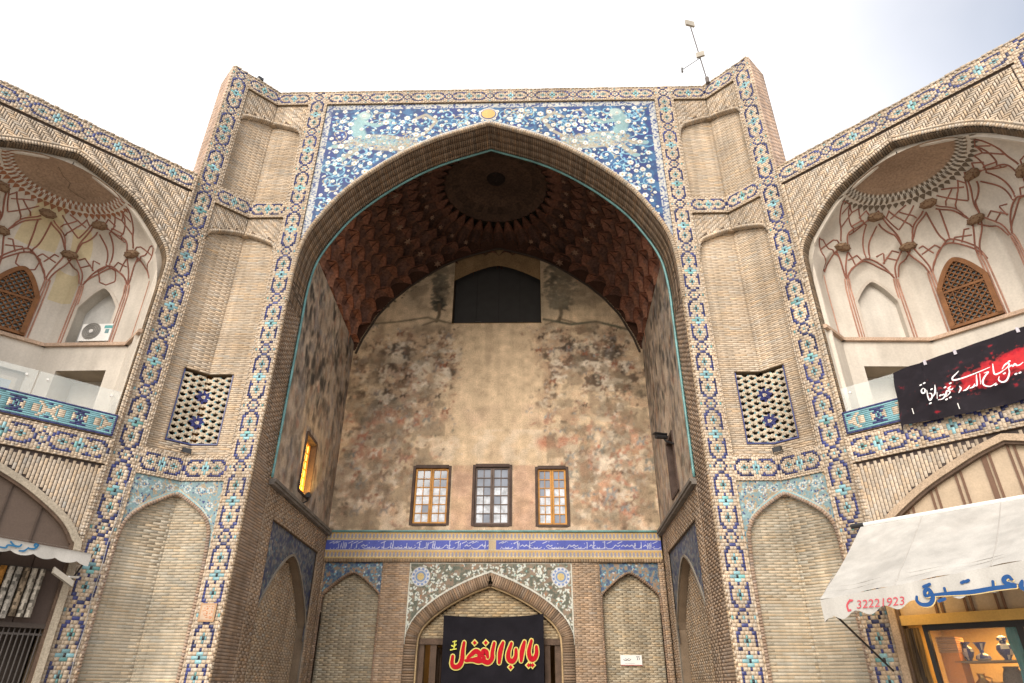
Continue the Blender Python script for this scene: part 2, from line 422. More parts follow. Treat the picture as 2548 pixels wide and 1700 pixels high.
# ---- numpy painting for wall paintings and tile mosaics
def vnoise(h, w, cy, cx):
    g = rng.random((cy + 2, cx + 2)); y = np.linspace(0, cy, h); x = np.linspace(0, cx, w)
    yi, xi = y.astype(int), x.astype(int); fy, fx = (y - yi)[:, None], (x - xi)[None]
    fy = fy * fy * (3 - 2 * fy); fx = fx * fx * (3 - 2 * fx)
    a, b = g[yi][:, xi], g[yi][:, xi + 1]; c, d_ = g[yi + 1][:, xi], g[yi + 1][:, xi + 1]
    return (a * (1 - fx) + b * fx) * (1 - fy) + (c * (1 - fx) + d_ * fx) * fy
def fbm(h, w, cy, cx, o=4):
    r = 0; a = 1; t = 0
    for k in range(o):
        r = r + a * vnoise(h, w, cy * 2 ** k, cx * 2 ** k); t += a; a *= .55
    return r / t
class Canvas:
    def __init__(s, u0, u1, v0, v1, res, base):
        s.u0, s.u1, s.v0, s.v1 = u0, u1, v0, v1
        s.w, s.h = int((u1 - u0) / res) + 1, int((v1 - v0) / res) + 1; s.res = res
        s.U = np.linspace(u0, u1, s.w)[None].repeat(s.h, 0); s.V = np.linspace(v0, v1, s.h)[:, None].repeat(s.w, 1)
        s.A = np.ones((s.h, s.w, 3)) * np.array(base)
    def mix(s, mask, c): s.A += (np.array(c) - s.A) * mask[..., None]
    def blob(s, u, v, ru, rv, c, ang=0., al=1., hard=4.):
        R = max(ru, rv) * 1.3
        i0, i1 = int((v - R - s.v0) / s.res), int((v + R - s.v0) / s.res) + 2; j0, j1 = int((u - R - s.u0) / s.res), int((u + R - s.u0) / s.res) + 2
        i0, j0 = max(i0, 0), max(j0, 0)
        if i1 <= i0 or j1 <= j0: return
        U, V = s.U[i0:i1, j0:j1] - u, s.V[i0:i1, j0:j1] - v
        if U.size == 0: return
        ca, sa = math.cos(ang), math.sin(ang); x, y = (ca * U + sa * V) / ru, (-sa * U + ca * V) / rv
        mk_ = np.clip((1 - np.sqrt(x * x + y * y)) * hard, 0, 1) * al
        s.A[i0:i1, j0:j1] += (np.array(c) - s.A[i0:i1, j0:j1]) * mk_[..., None]
    def line(s, pts, r, c, al=1.):
        P = resample(np.asarray(pts, float), max(r * .7, s.res * .8))
        for p in P: s.blob(p[0], p[1], max(r, s.res * .8), max(r, s.res * .8), c, 0, al, 3)
    def soften(s, k=.6, n=1):
        for _ in range(n):
            P_ = np.pad(s.A, ((1, 1), (1, 1), (0, 0)), mode='edge')
            B_ = sum(P_[i:i + s.h, j:j + s.w] * q for i, r in enumerate(((1, 2, 1), (2, 4, 2), (1, 2, 1))) for j, q in enumerate(r)) / 16
            s.A += (B_ - s.A) * k
    def out(s, name, fr, w, mt, parent, inside=None, wfun=None, kind=None):
        W_ = w if wfun is None else wfun(s.U, s.V)
        P = fr.p(s.U, s.V, W_).reshape(-1, 3)
        i, j = np.meshgrid(np.arange(s.h - 1), np.arange(s.w - 1), indexing='ij')
        a = (i * s.w + j)
        Q = np.stack([a, a + 1, a + s.w + 1, a + s.w], -1).reshape(-1, 4)
        if inside is not None:
            cu = (s.U[:-1, :-1] + s.res / 2).ravel(); cv = (s.V[:-1, :-1] + s.res / 2).ravel()
            k = inside(cu, cv); Q = Q[k]
            used = np.unique(Q); rm = np.zeros(len(P), int); rm[used] = np.arange(len(used)); Q = rm[Q]; P = P[used]; A = s.A.reshape(-1, 3)[used]
        else: A = s.A.reshape(-1, 3)
        return mk(name, P, Q, mt, parent, col=np.clip(A, .003, .9), dom='POINT', kind=kind)
def stroke(mbx, fr, pts, wd, w, c, n=8, smooth=True):
    """flat brush stroke of varying width on a frame, a thin raised piece"""
    P = crom(pts, n) if smooth and len(pts) > 2 else np.asarray(pts, float)
    wd = np.atleast_1d(np.asarray(wd, float)); x = np.linspace(0, 1, len(wd)); W_ = np.interp(np.linspace(0, 1, len(P)), x, wd) / 2
    T = np.gradient(P, axis=0); T /= np.linalg.norm(T, axis=1)[:, None] + 1e-9; Nn = np.stack([-T[:, 1], T[:, 0]], 1)
    a, b = P + Nn * W_[:, None], P - Nn * W_[:, None]; k = len(P)
    w = w + .0004 * (len(mbx.F) % 97) / 10
    V = np.concatenate([fr(a[:, 0], a[:, 1], w), fr(b[:, 0], b[:, 1], w)])
    mbx.add(V, [(i, i + 1, k + i + 1, k + i) for i in range(k - 1)], c)
    for e in (0, -1):
        ang = np.linspace(0, 2 * PI, 9)[:-1]; q = P[e]; r = W_[e]
        mbx.add(fr(q[0] + r * np.cos(ang), q[1] + r * np.sin(ang), np.full(8, w + .0006 + .0005 * (e + 1))), [tuple(range(8))], c)
# ================================================================== the ground
gnd = MB(); FG = Fr((0, 0, 0), (1, 0, 0), (0, 0, 1))
mk('ground', [(-900, -900, 0), (900, -900, 0), (900, 900, 0), (-900, 900, 0)], [(0, 1, 2, 3)], mat('paving', (.34, .305, .265), .9, .15, .4, .15, 8, .2), kind='structure')

# ================================================================== the gate portal
portal = thing('gate_portal', 'tall brick gate portal with deep painted iwan, blue tile bands and pointed arch', 'gate', (0, 0, 0))
FF = Fr((0, 0, 0), (1, 0, 0), (0, -1, 0))
JZ = [5.35, 11.82, 15.67]
FA = {}; FB = {}
for sd in (-1, 1):
    FA[sd] = Fr((sd * 5.75, 0, 0), (sd, 0, 0), (0, -1, 0))
    FB[sd] = Fr((sd * 5.75, 0, 0), (sd * S2, -S2, 0), (-sd * S2, -S2, 0))
TI, TO = -.85, .80        # niche edges along the folded wall (inner band / outer band)
def pier_intervals(fr_is_A, w, lo=TI, hi=TO):
    """limits on the two facets for a layer set back by -w (mitred at the fold)"""
    dlt = .414 * w
    return (lo, -dlt) if fr_is_A else (dlt, hi)
def rnd_arch(t, top, drop):
    q = abs(t) / .815
    return top - drop * q ** 1.25 - .55 * (1 - math.sqrt(max(0, 1 - max(0, (q - .80) / .20) ** 2)))
def up_arch(t): return rnd_arch(t, 14.80, .30)
def lo_arch(t): return rnd_arch(t, 11.10, .34)
PTC = crom([(0, 4.85), (.25, 4.69), (.50, 4.51), (.67, 4.32), (.75, 4.12), (.778, 3.80), (.78, 3.45)], 8)
def pt_arch(t):
    a = abs(t)
    return float(np.interp(a, PTC[:, 0], PTC[:, 1])) if a < .78 else 3.45
core = MB()
for sd in (-1, 1):
    # vertical bands : inner band on the front plane, outer band on the oblique facet
    fI = Fr((sd * 4.40, 0, 0), (sd, 0, 0), (0, -1, 0))
    fO = Fr((sd * (5.75 + .8 * S2), -.8 * S2, 0), (sd * S2, -S2, 0), (-sd * S2, -S2, 0))
    for fr in (fI, fO):
        for (za, zb, n) in ((0, 5.35, 88), (5.35, 11.82, 110), (11.82, 15.67, 66), (15.67, 15.90, 4)):
            band('portal', fr, 0, .5, za, zb, n, 20, True)
    # horizontal borders across the fold
    for (za, zb) in ((5.10, 5.60), (11.58, 12.07), (15.45, 15.90)):
        band('portal', FA[sd], za, zb, TI, 0, 19, 0, False)
        band('portal', FB[sd], za, zb, 0, TO, 19, 0, False)
    for isA, fr in ((True, FA[sd]), (False, FB[sd])):
        # upper and long niches: deep back wall, frame above the arch
        for (z0, z1, arch, wn_, pale) in ((12.07, 15.45, up_arch, -.19, 0), (5.60, 11.58, lo_arch, -.19, 1)):
            lo, hi = pier_intervals(isA, wn_)
            def it(v, lo=lo, hi=hi, arch=arch, z0=z0):
                lo2, hi2 = max(lo, -.815), min(hi, .79)
                ts = np.linspace(lo2, hi2, 60); k = [t for t in ts if arch(t) > v]
                iv = [(min(k), max(k))] if k else []
                if z0 < 6 and 5.88 < v < 7.46 and iv:       # hole of the tile grille
                    a, b = iv[0]
                    iv = [(a, -.46), ] if isA else [(.43, b)]
                if iv and not (z0 < 6 and 5.88 < v < 7.46): iv = [(iv[0][0] - (0 if isA else .014), iv[0][1] + (.014 if isA else 0))]
                return [x for x in iv if x[1] - x[0] > .03]
            lay('portal', fr, z0, z1 - .5, .0455, .26, it, wn_, colf=lambda: cbuff(BUFF * np.array([1.0, .99, .97]), .07), gap=.003, mcol=(.36, .29, .215), vg=.009, back=.006)
            lo, hi = pier_intervals(isA, -.06)
            zt = z1
            herring('portal', fr, lo + .0, hi, z0 + (1.8 if z0 > 10 else 4.5), zt, lambda u, v, arch=arch: v > arch(u) + .02, .05 if z0 > 10 else .042, -.06, 3, .010, colf=lambda: cbuff(BUFF * .95, .11))
            ts = np.linspace(lo, hi, 24)
            for a, b in zip(ts[:-1], ts[1:]):
                c = arch((a + b) / 2)
                if c < zt: core.add(fr.p([a, b, b, a], [arch(a) + .02, arch(b) + .02, zt, zt], [-.078] * 4), [(0, 1, 2, 3)], (.17, .13, .10))
            cv = [(t, arch(t)) for t in np.linspace(max(lo * (1 if isA else .5), -.815), min(hi * (.5 if isA else 1), .79), 40)]
            archrow('portal', fr, cv, .05, .0, .055, -.19, -.045, lambda: cbuff(BUFF * .9), alt=.006)
            V, Q = strip(fr, cv, -.2, -.06); core.add(V, Q, (.20, .15, .105))
            # side of the recess
            tt = lo if isA else hi - .005
            for zz in ((z0, arch(tt * .99)),):
                core.add(fr.p([tt] * 4, [zz[0], zz[1], zz[1], zz[0]], [-.2, -.2, 0, 0]), [(0, 1, 2, 3)], (.33, .25, .17))
                u_ = (tt + .0, tt + .03) if isA else (tt - .03, tt)
                for k in range(int((zz[1] - zz[0]) / .05)):
                    addb('portal', 'brick', fr, u_[0], u_[1], zz[0] + k * .05 + .004, zz[0] + k * .05 + .046, -.12, .004 if k % 2 else -.006, cbuff())
            if isA: core.box(fr, -.05, .10, arch(0) - .03, arch(0) + .16, -.21, -.065, (.34, .26, .18))
            # ledge at the foot
            core.add(fr.p([lo, hi, hi, lo], [z0] * 4, [-.22, -.22, .0, .0]), [(0, 1, 2, 3)], (.33, .25, .17))
            core.add(fr.p([lo, hi, hi, lo], [z1] * 4, [-.2, -.2, .0, .0]), [(0, 1, 2, 3)], (.2, .15, .1))
        # lower niche with a pointed arch under floral tiles
        lo, hi = pier_intervals(isA, -.15)
        def it2(v, lo=lo, hi=hi):
            ts = np.linspace(max(lo, -.80), min(hi, .78), 60); k = [t for t in ts if pt_arch(t) > v]
            return [(min(k) - (0 if isA else .012), max(k) + (.012 if isA else 0))] if k else []
        lay('portal', fr, 0, 4.86, .0505, .25, it2, -.13, colf=lambda: cbuff(BUFF * np.array([.84, .86, .84]), .10), gap=.004, mcol=(.33, .34, .28), vg=.009, jit=.002, back=.005)
        core.add(fr.p([lo, hi, hi, lo], [5.10] * 4, [-.2, -.2, .0, .0]), [(0, 1, 2, 3)], (.2, .15, .1))
        cv = [(t, pt_arch(t)) for t in np.linspace(max(lo, -.795), min(hi, .775), 50)]
        if isA: cv = [(-.797, 0), (-.797, 3)] + cv
        else: cv = cv + [(.777, 3), (.777, 0)]
        archrow('portal', fr, cv, .05, -.012, .05, -.13, -.005, lambda: cbuff(np.array([.34, .25, .19])), alt=.006)
        V, Q = strip(fr, cv, -.14, -.03); core.add(V, Q, (.22, .17, .12))
    # floral tile spandrel above the lower pointed niche, folded with the wall
    for isA, fr in ((True, FA[sd]), (False, FB[sd])):
        lo, hi = pier_intervals(isA, -.03)
        cvs = Canvas(lo, hi, 3.5, 5.10, .012, (.18, .27, .29))
        n1 = fbm(cvs.h, cvs.w, 16, 12, 3)
        cvs.mix((n1 > .55) * 1., (.33, .26, .17)); cvs.mix(np.clip((n1 - .66) * 20, 0, 1), (.10, .22, .30))
        for k in range(110):
            u, v = random.uniform(lo, hi), random.uniform(3.9, 5.08)
            cvs.blob(u, v, .03, .016, random.choice([(.30, .46, .48), (.50, .50, .46), (.36, .28, .18)]), random.uniform(0, 3))
        for k in range(70):
            u, v = random.uniform(lo, hi), random.uniform(3.9, 5.08)
            cvs.blob(u, v, .022, .014, (.03, .04, .14), random.uniform(0, 3))
        for (u, v) in ((-.62, 4.93), (-.38, 4.93), (-.16, 4.95), (-.66, 4.62), (.6, 4.93), (.36, 4.93), (.14, 4.95), (.62, 4.62)):
            if not (lo < u < hi): continue
            for k in range(9):
                cvs.blob(u + .06 * math.cos(k * .7), v + .06 * math.sin(k * .7), .020, .016, (.50, .52, .50))
            cvs.blob(u, v, .03, .03, (.05, .09, .25))
            cvs.blob(u, v, .018, .018, (.55, .4, .15))
        d = cvs.V - np.vectorize(pt_arch)(cvs.U)
        cvs.mix(((d > .0) & (d < .10)) * .9, (.22, .42, .46)); cvs.mix(((d > .085) & (d < .105)) * 1., (.45, .38, .28))
        cvs.out('tile_spandrel', fr, -.03, M['mosaic'], portal, lambda u, v: v > np.vectorize(pt_arch)(u) - .02)
    # outer return of the pier, seen above the wing, and the closed back of the pier
    fr = Fr((sd * (5.75 + 1.3 * S2), -1.3 * S2, 0), (sd * S2, S2, 0), (sd * S2, -S2, 0))
    lay('portal', fr, 0, 15.9, .06, .22, lambda v: [(0, .8)], 0, colf=lambda: cbuff(np.array([.58, .43, .335]), .06), gap=.006, mcol=(.52, .38, .29), back=.004)
    p = fr.p([0, .8, .8, 0], [15.9] * 4, 0); a = FF.p(sd * 4.4, 15.9, -.95); b = FF.p(sd * 4.4, 15.9, 0); c_ = FF.p(sd * 5.75, 15.9, 0)
    core.add([p[0], p[1], a + np.array([sd * 1.6, .3, 0]), a, b, c_], [(0, 1, 2, 3, 4, 5)], (.36, .27, .18))
    q = fr.p([.8, .8], [0, 15.9], 0); r_ = np.array([[sd * 4.4, 6.9, 15.9], [sd * 4.4, 6.9, 0]])
    core.add([q[0], q[1], r_[0], r_[1]], [(0, 1, 2, 3)], (.36, .27, .18))
    # worn coping bricks on top
    for k in range(16):
        u = -.1 + k * .085
        addb('portal', 'brick', FB[sd], u, u + .08, 15.90, 15.915 + .05 * random.random(), -.28, .012, cbuff(BUFF * .85))
# horizontal border over the arch
band('portal', FF, 15.45, 15.90, -4.4, 4.4, 173, 0, False)
for k in range(100):
    u = -5.7 + k * .114
    addb('portal', 'brick', FF, u, u + .11, 15.90, 15.92 + .022 * random.random(), -.3, .01, cbuff(BUFF * .85))
core.add([(-6, .0, 15.9), (6, .0, 15.9), (5.2, 7, 16.2), (-5.2, 7, 16.2)], [(0, 1, 2, 3)], (.36, .27, .18))
core.add(FF.p([-4.4, 4.4, 4.4, -4.4], [15.45] * 4, [-.2, -.2, 0, 0]), [(0, 1, 2, 3)], (.2, .15, .1))

# ---- the great arch
half = crom([(4.40, 9.2), (4.395, 10.1), (4.29, 10.93), (3.98, 11.65), (3.44, 12.48), (2.48, 13.39), (1.41, 14.09), (0, 14.66)], 14)
ARCH = np.vstack([half, (half[::-1] * [-1, 1])[1:]])       # right springing -> apex -> left springing
def arch_z(u): return np.interp(np.abs(u), half[::-1, 0], half[::-1, 1])
DJ = .95
# soffit: long bricks laid through the depth
P = resample(ARCH, .058)
for i in range(len(P) - 1):
    a, b = P[i], P[i + 1]; t = b - a; l = np.linalg.norm(t); t /= l; n = np.array([-t[1], t[0]])      # n points out of the opening for this winding
    y = .02; row = [.02]
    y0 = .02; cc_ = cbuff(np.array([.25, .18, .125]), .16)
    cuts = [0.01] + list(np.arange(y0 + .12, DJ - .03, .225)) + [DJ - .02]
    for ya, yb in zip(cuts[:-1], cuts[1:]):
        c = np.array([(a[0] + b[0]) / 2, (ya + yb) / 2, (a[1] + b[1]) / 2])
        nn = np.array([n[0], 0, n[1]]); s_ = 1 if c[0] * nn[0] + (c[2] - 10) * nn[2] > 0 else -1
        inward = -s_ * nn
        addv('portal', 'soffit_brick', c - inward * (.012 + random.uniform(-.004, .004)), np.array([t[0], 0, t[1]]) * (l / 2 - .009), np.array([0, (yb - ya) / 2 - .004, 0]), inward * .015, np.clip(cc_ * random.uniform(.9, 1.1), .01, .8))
fS = Fr((0, 0, 0), (1, 0, 0), (0, -1, 0))
V, Q = strip(fS, ARCH * 1.0 + np.where(ARCH[:, :1] != 0, 0, 0), -DJ, 0.0); V[:, 2] += .014
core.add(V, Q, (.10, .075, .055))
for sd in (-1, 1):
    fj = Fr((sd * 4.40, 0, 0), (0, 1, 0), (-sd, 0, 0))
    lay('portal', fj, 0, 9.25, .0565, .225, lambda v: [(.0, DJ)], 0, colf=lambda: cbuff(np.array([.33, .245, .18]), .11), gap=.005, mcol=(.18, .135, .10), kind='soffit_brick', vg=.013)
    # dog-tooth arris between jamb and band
    for k in range(int(11 / .06)):
        addb('portal', 'brick', FF, sd * 4.40 - .012, sd * 4.40 + .012, k * .06 + .004, k * .06 + .054, -.06, .012 if k % 2 else -.004, cbuff(np.array([.42, .32, .22])))
# spandrel of glazed mosaic
cv = Canvas(-4.40, 4.40, 9.2, 15.45, .0165, (.024, .055, .150))
n1 = fbm(cv.h, cv.w, 30, 44, 3)
cv.mix(np.clip((n1 - .50) * 9, 0, 1) * .65, (.05, .15, .29))
cv.mix(np.clip((.42 - n1) * 12, 0, 1) * .7, (.022, .035, .17))
flowers = []
def inside_sp(u, v, mrg=0.): return v > arch_z(u) + .16 + mrg and v < 15.26 - mrg and abs(u) < 4.2 - mrg
for sd in (-1, 1):
    for k in range(150):                                     # curling vines
        u, v = random.uniform(.1, 4.1), random.uniform(11.2, 15.2)
        if not inside_sp(u, v): continue
        r, a0, tw = random.uniform(.10, .30), random.uniform(0, 6), random.choice((-1, 1))
        pts = [(sd * (u + r * (1 - q * .75) * math.cos(a0 + tw * q * 5.5)), v + r * (1 - q * .75) * math.sin(a0 + tw * q * 5.5)) for q in np.linspace(0, 1, 26)]
        c = random.choice([(.20, .42, .55), (.20, .42, .55), (.42, .36, .24), (.30, .50, .56)])
        cv.line(pts, .015, c, .9)
    for k in range(1100):
        u, v = random.uniform(.05, 4.15), random.uniform(11.0, 15.2)
        if inside_sp(u, v): cv.blob(sd * u, v, random.uniform(.03, .06), random.uniform(.015, .028), random.choice([(.22, .46, .55), (.30, .52, .58), (.16, .36, .55), (.55, .58, .58), (.40, .34, .2), (.48, .53, .55), (.02, .04, .16)]), random.uniform(0, 3))
    vine_ = cv.A.copy()
    # generic prancing beast with curling tail
    bx, bz = sd * 2.75, 14.05
    tq, oc = (.24, .38, .38), (.38, .34, .25)
    cv.line([(bx - sd * .75, bz + .1), (bx - sd * 1.1, bz + .35), (bx - sd * 1.35, bz + .75), (bx - sd * 1.05, bz + 1.0), (bx - sd * .8, bz + .85)], .055, oc)
    cv.blob(bx, bz, .95, .30, oc, sd * .12, 1, 6); cv.blob(bx + sd * .1, bz + .06, .75, .2, tq, sd * .12, .8, 3)
    for (dx, dz, ex, ez) in ((.7, 0, 1.25, -.12), (.6, -.1, 1.0, -.55), (-.6, -.1, -1.0, -.42), (-.5, -.1, -.45, -.55)):
        cv.line([(bx + sd * dx, bz + dz), (bx + sd * (dx + ex) / 2, bz + (dz + ez) / 2 - .05), (bx + sd * ex, bz + ez)], .085, oc); cv.blob(bx + sd * ex, bz + ez, .12, .07, tq)
    cv.line([(bx + sd * .6, bz + .2), (bx + sd * .75, bz + .6), (bx + sd * .62, bz + .95)], .20, tq); cv.blob(bx + sd * .58, bz + 1.0, .17, .15, (.40, .50, .46))
    cv.line([(bx + sd * .7, bz + .75), (bx + sd * .2, bz + .62), (bx - sd * .1, bz + .8)], .075, tq)
    for k in range(420):
        cv.blob(bx + random.uniform(-.9, .9), bz + random.uniform(-.22, .22), .035, .02, random.choice([(.40, .28, .12), (.18, .36, .40), (.30, .26, .18), (.05, .12, .28), (.52, .54, .50)]), random.uniform(0, 3), .8)
    cv.A += (vine_ - cv.A) * .15
    t_ = 0
    while len([f for f in flowers if f[0] * sd > 0]) < 149 and t_ < 6000:
        t_ += 1
        u, v = random.uniform(.12, 4.12), random.uniform(10.9, 15.2)
        if not inside_sp(u, v, .05): continue
        if (((u - 2.75) / .95) ** 2 + ((v - 14.05) / .35) ** 2 < 1 or ((u - 3.38) / .25) ** 2 + ((v - 14.7) / .5) ** 2 < 1) and random.random() < .9: continue
        if all((f[0] - sd * u) ** 2 + (f[1] - v) ** 2 > .17 ** 2 for f in flowers): flowers.append((sd * u, v))
dd = cv.V - arch_z(cv.U)
edge = (dd < .16) | (cv.V > 15.27) | (np.abs(cv.U) > 4.22)
cv.mix(edge * 1., (.30, .33, .36))
ed2 = vnoise(cv.h, cv.w, 190, 270); cv.mix(edge * (ed2 > .55), (.46, .45, .41)); cv.mix(edge * (ed2 < .34), (.05, .07, .18))
for lim in (.155, .02): cv.mix(((dd > lim - .012) & (dd < lim + .014)) * 1., (.55, .52, .45))
spd = cv.out('mosaic_spandrel', FF, -.05, M['mosaic'], portal, lambda u, v: v > arch_z(u) - .012)
# white flowers, one raised tile each
fm = MB()
for k in range(6):
    a = k * PI / 3; c = np.array([.048 * math.cos(a), .048 * math.sin(a)])
    ang = np.linspace(0, 2 * PI, 7)[:-1]; r = .036
    V = np.stack([c[0] + r * np.cos(ang), c[1] + r * np.sin(ang), np.full(6, .004)], 1)
    fm.add(V, [tuple(range(6))], (.60, .60, .58))
ang = np.linspace(0, 2 * PI, 9)[:-1]
fm.add(np.stack([.052 * np.cos(ang), .052 * np.sin(ang), np.full(8, .006)], 1), [tuple(range(8))], (.63, .63, .60))
fm.add(np.stack([.024 * np.cos(ang), .024 * np.sin(ang), np.full(8, .008)], 1), [tuple(range(8))], (.45, .30, .12))
fme = mesh('flower_tile', fm.V, fm.F, np.array(fm.C), mats=(M['mosaic'],))
for (u, v) in flowers:
    o = bpy.data.objects.new('flower_tile', fme); o.parent = spd
    k = random.choice((.45, .55, .65, .8, 1.0)) * random.uniform(.9, 1.1); a = random.uniform(0, 3)
    o.matrix_local = Matrix(((k * math.cos(a), -k * math.sin(a), 0, u), (0, 0, -1, .05 - .002), (k * math.sin(a), k * math.cos(a), 0, v), (0, 0, 0, 1)))
    link(o)
md = MB(); q = np.linspace(0, 2 * PI, 25)[:-1]
for r, w_, c in ((.25, -.046, (.50, .47, .40)), (.205, -.040, (.06, .09, .28)), (.185, -.034, (.55, .36, .12))):
    md.add(FF.p(-.03 + r * np.cos(q), 15.03 + r * .9 * np.sin(q), w_), [tuple(range(24))], c)
md.out('round_medallion', M['mosaic'], portal)
# moulding of pale bricks round the arch edge, turquoise rope at the back edge
archrow('portal', FF, ARCH[::-1], .062, -.02, .05, -.07, .012, lambda: cbuff(np.array([.42, .33, .24])), alt=.006, flip=1)
rope = np.vstack([[(4.40, 5.45)], ARCH, [(-4.40, 5.45)]]); rope = resample(rope, .12)
mb = MB(); pts = np.stack([rope[:, 0] * .993, np.full(len(rope), DJ), rope[:, 1] - .02 * (rope[:, 1] > 9.5)], 1)
mb.tube(pts, .030, 8); mb.out('turquoise_rope', M['turq'], portal, smooth=True)

# ================================================================== inside the iwan
YB, XWF, XWB = 6.0, 4.40, 4.60
FBk = Fr((0, YB, 0), (1, 0, 0), (0, -1, 0))
# --- painted back wall
zt = [10.9, 11.5, 12.4, 13.0, 13.5, 14.0, 14.35, 14.7, 15.07, 15.5]
cbt = [4.6, 4.42, 4.0, 3.55, 3.05, 2.42, 1.92, 1.25, .05, 0]
cv = Canvas(-4.75, 4.70, 5.42, 15.3, .026, (.575, .44, .295))
H, W = cv.h, cv.w
n1, n2, n3 = fbm(H, W, 9, 8, 5), fbm(H, W, 26, 22, 4), fbm(H, W, 5, 5, 4)
cv.mix(np.clip((n3 - .45) * 4, 0, 1) * .6, (.60, .46, .30))
cv.mix(np.clip((cv.V < 9.2) * (n1 - .40) * 5, 0, 1) * .55, (.56, .40, .29))
cv.mix(np.clip((cv.V < 8.4) * (n2 - .48) * 6, 0, 1) * .5, (.64, .54, .42))
def lobe(u, v, ru, rv): return np.exp(-(((cv.U - u) / ru) ** 2 + ((cv.V - v) / rv) ** 2))
dens = 1.3 * lobe(-3.1, 10.3, 1.5, 1.15) + 1.0 * lobe(-1.9, 10.6, .9, .95) + 1.15 * lobe(2.1, 10.7, .75, 1.0) + 1.45 * lobe(3.6, 10.2, .95, 1.2) + .9 * lobe(-3, 8.2, 1.7, 1.2) + .8 * lobe(-3.2, 6.6, 1.6, 1.2) + 1.1 * lobe(3.2, 8.0, 1.5, 1.3) + 1.1 * lobe(3.4, 6.5, 1.3, 1.2) + .5 * lobe(1.6, 9, .7, .9) + .4 * lobe(-2.5, 11.7, 1.8, .5) + .4 * lobe(2.6, 11.7, 1.6, .5)
dens *= np.clip((np.abs(cv.U + .12) - .60) / .75, 0, 1) * np.clip((12.2 - cv.V) * 3, 0, 1)
dens *= .45 + 1.1 * np.clip((n1 - .3) * 2.2, 0, 1)
pal_d = [(.07, .05, .04), (.11, .075, .05), (.16, .10, .065), (.20, .13, .09), (.22, .19, .17), (.24, .10, .06), (.13, .14, .11), (.44, .34, .25)]
pal_l = [(.33, .20, .14), (.38, .17, .11), (.28, .25, .22), (.26, .27, .26), (.54, .43, .30), (.42, .26, .16), (.20, .13, .09), (.30, .17, .13), (.60, .50, .40), (.20, .21, .19)]
# layered patches of flaking paint with uneven edges
hi_ = np.clip((cv.V - 8.6) / 1.0, 0, 1)
lay_ = [((.42, .29, .19), .46, .75, 0), ((.22, .15, .10), .58, .9, 1), ((.36, .29, .22), .63, .55, 0), ((.40, .19, .125), .63, .8, -1), ((.11, .078, .055), .60, .95, 1), ((.56, .46, .34), .62, .9, 0), ((.065, .05, .04), .66, .9, 1), ((.28, .26, .22), .69, .5, -1), ((.46, .26, .17), .66, .8, -1), ((.62, .53, .42), .68, .9, 0)]
for (c, th_, al_, wh) in lay_:
    f1 = fbm(H, W, random.randint(30, 44), random.randint(28, 40), 4); f2 = fbm(H, W, random.randint(9, 14), random.randint(7, 12), 3)
    w_ = hi_ if wh > 0 else ((1 - .75 * hi_) if wh < 0 else 1.0)
    cv.mix(np.clip(((f1 * .72 + f2 * .28) - th_ + .16 * (np.clip(dens, 0, 1.3) - .55)) * 16, 0, 1) * np.clip(dens * 1.6, 0, 1) * al_ * w_, c)
for k in range(5200):
    i, j = random.randrange(H), random.randrange(W)
    if random.random() > dens[i, j]: continue
    u, v = cv.U[i, j], cv.V[i, j]
    hi = v > 9.0
    c = random.choice(pal_d if random.random() < (.75 if hi else .35) else pal_l)
    r = random.uniform(.025, .07 if hi else .09)
    for q in range(2): cv.blob(u + random.uniform(-r, r), v + random.uniform(-r, r) * .7, r * random.uniform(.5, 1), r * random.uniform(.3, .8), c, random.uniform(-.9, .9) + (PI / 2 if random.random() < .4 else 0), random.uniform(.35, .8), 3)
for k in range(420):                                        # small riders: body, legs, head
    i, j = random.randrange(H), random.randrange(W)
    if random.random() > dens[i, j] * .9 or cv.V[i, j] < 5.8 or abs(cv.U[i, j]) < 1.3: continue
    u, v = cv.U[i, j], cv.V[i, j]; s_ = random.uniform(.7, 1.3) * (.9 if v > 9 else 1.25); c = random.choice(pal_d[:6]) if v > 9 else random.choice(pal_l)
    s_ *= .75; cv.blob(u, v, .12 * s_, .05 * s_, c, random.uniform(-.2, .2), .7)
    
    for dx in (-.08, -.05, .06, .09): cv.line([(u + dx * s_, v), (u + dx * s_ * 1.3, v - .11 * s_)], .013, c, .9)
    cv.line([(u + .1 * s_, v + .02), (u + .16 * s_, v + .1 * s_)], .025 * s_, c); c2 = random.choice(pal_l)
    cv.blob(u, v + .09 * s_, .04 * s_, .07 * s_, c2); cv.blob(u, v + .18 * s_, .028 * s_, .028 * s_, (.50, .36, .25))
for sd, x0 in ((-1, -1.95), (1, 2.05)):                      # painted cypress trees beside the opening
    for k in range(360 if sd < 0 else 520):
        a = random.random(); hw = (.26 if sd < 0 else .52) * (.35 + .65 * math.sin(PI * (.12 + a * .85)) ** .7) * random.uniform(.5, 1.2)
        cv.blob(x0 + random.uniform(-hw, hw), 12.55 + a * 2.0, .085, .045, random.choice([(.035, .035, .03), (.06, .055, .045), (.09, .085, .06)]), random.uniform(-.7, .7), .7)
    cv.line([(x0, 12.8), (x0 + .03, 12.4), (x0 - .05, 12.15)], .07, (.12, .09, .06)); cv.line([(x0 - .5, 12.0), (x0, 12.2), (x0 + .5, 12.05)], .04, (.16, .12, .08), .7)
cv.line([(-4.3, 12.05), (-3.2, 12.15), (-2.3, 12.3), (-1.7, 12.1)], .045, (.17, .14, .09), .7); cv.line([(1.5, 12.2), (2.4, 12.0), (3.2, 12.1), (4.2, 11.8)], .055, (.10, .10, .07), .8)
for k in range(16):
    u = -3.7 + k * .1; cv.blob(u + random.uniform(-.1, .1), 12.75 + (u + 3.7) * .85 + random.uniform(-.12, .1), .05, .035, (.05, .045, .04), .5)
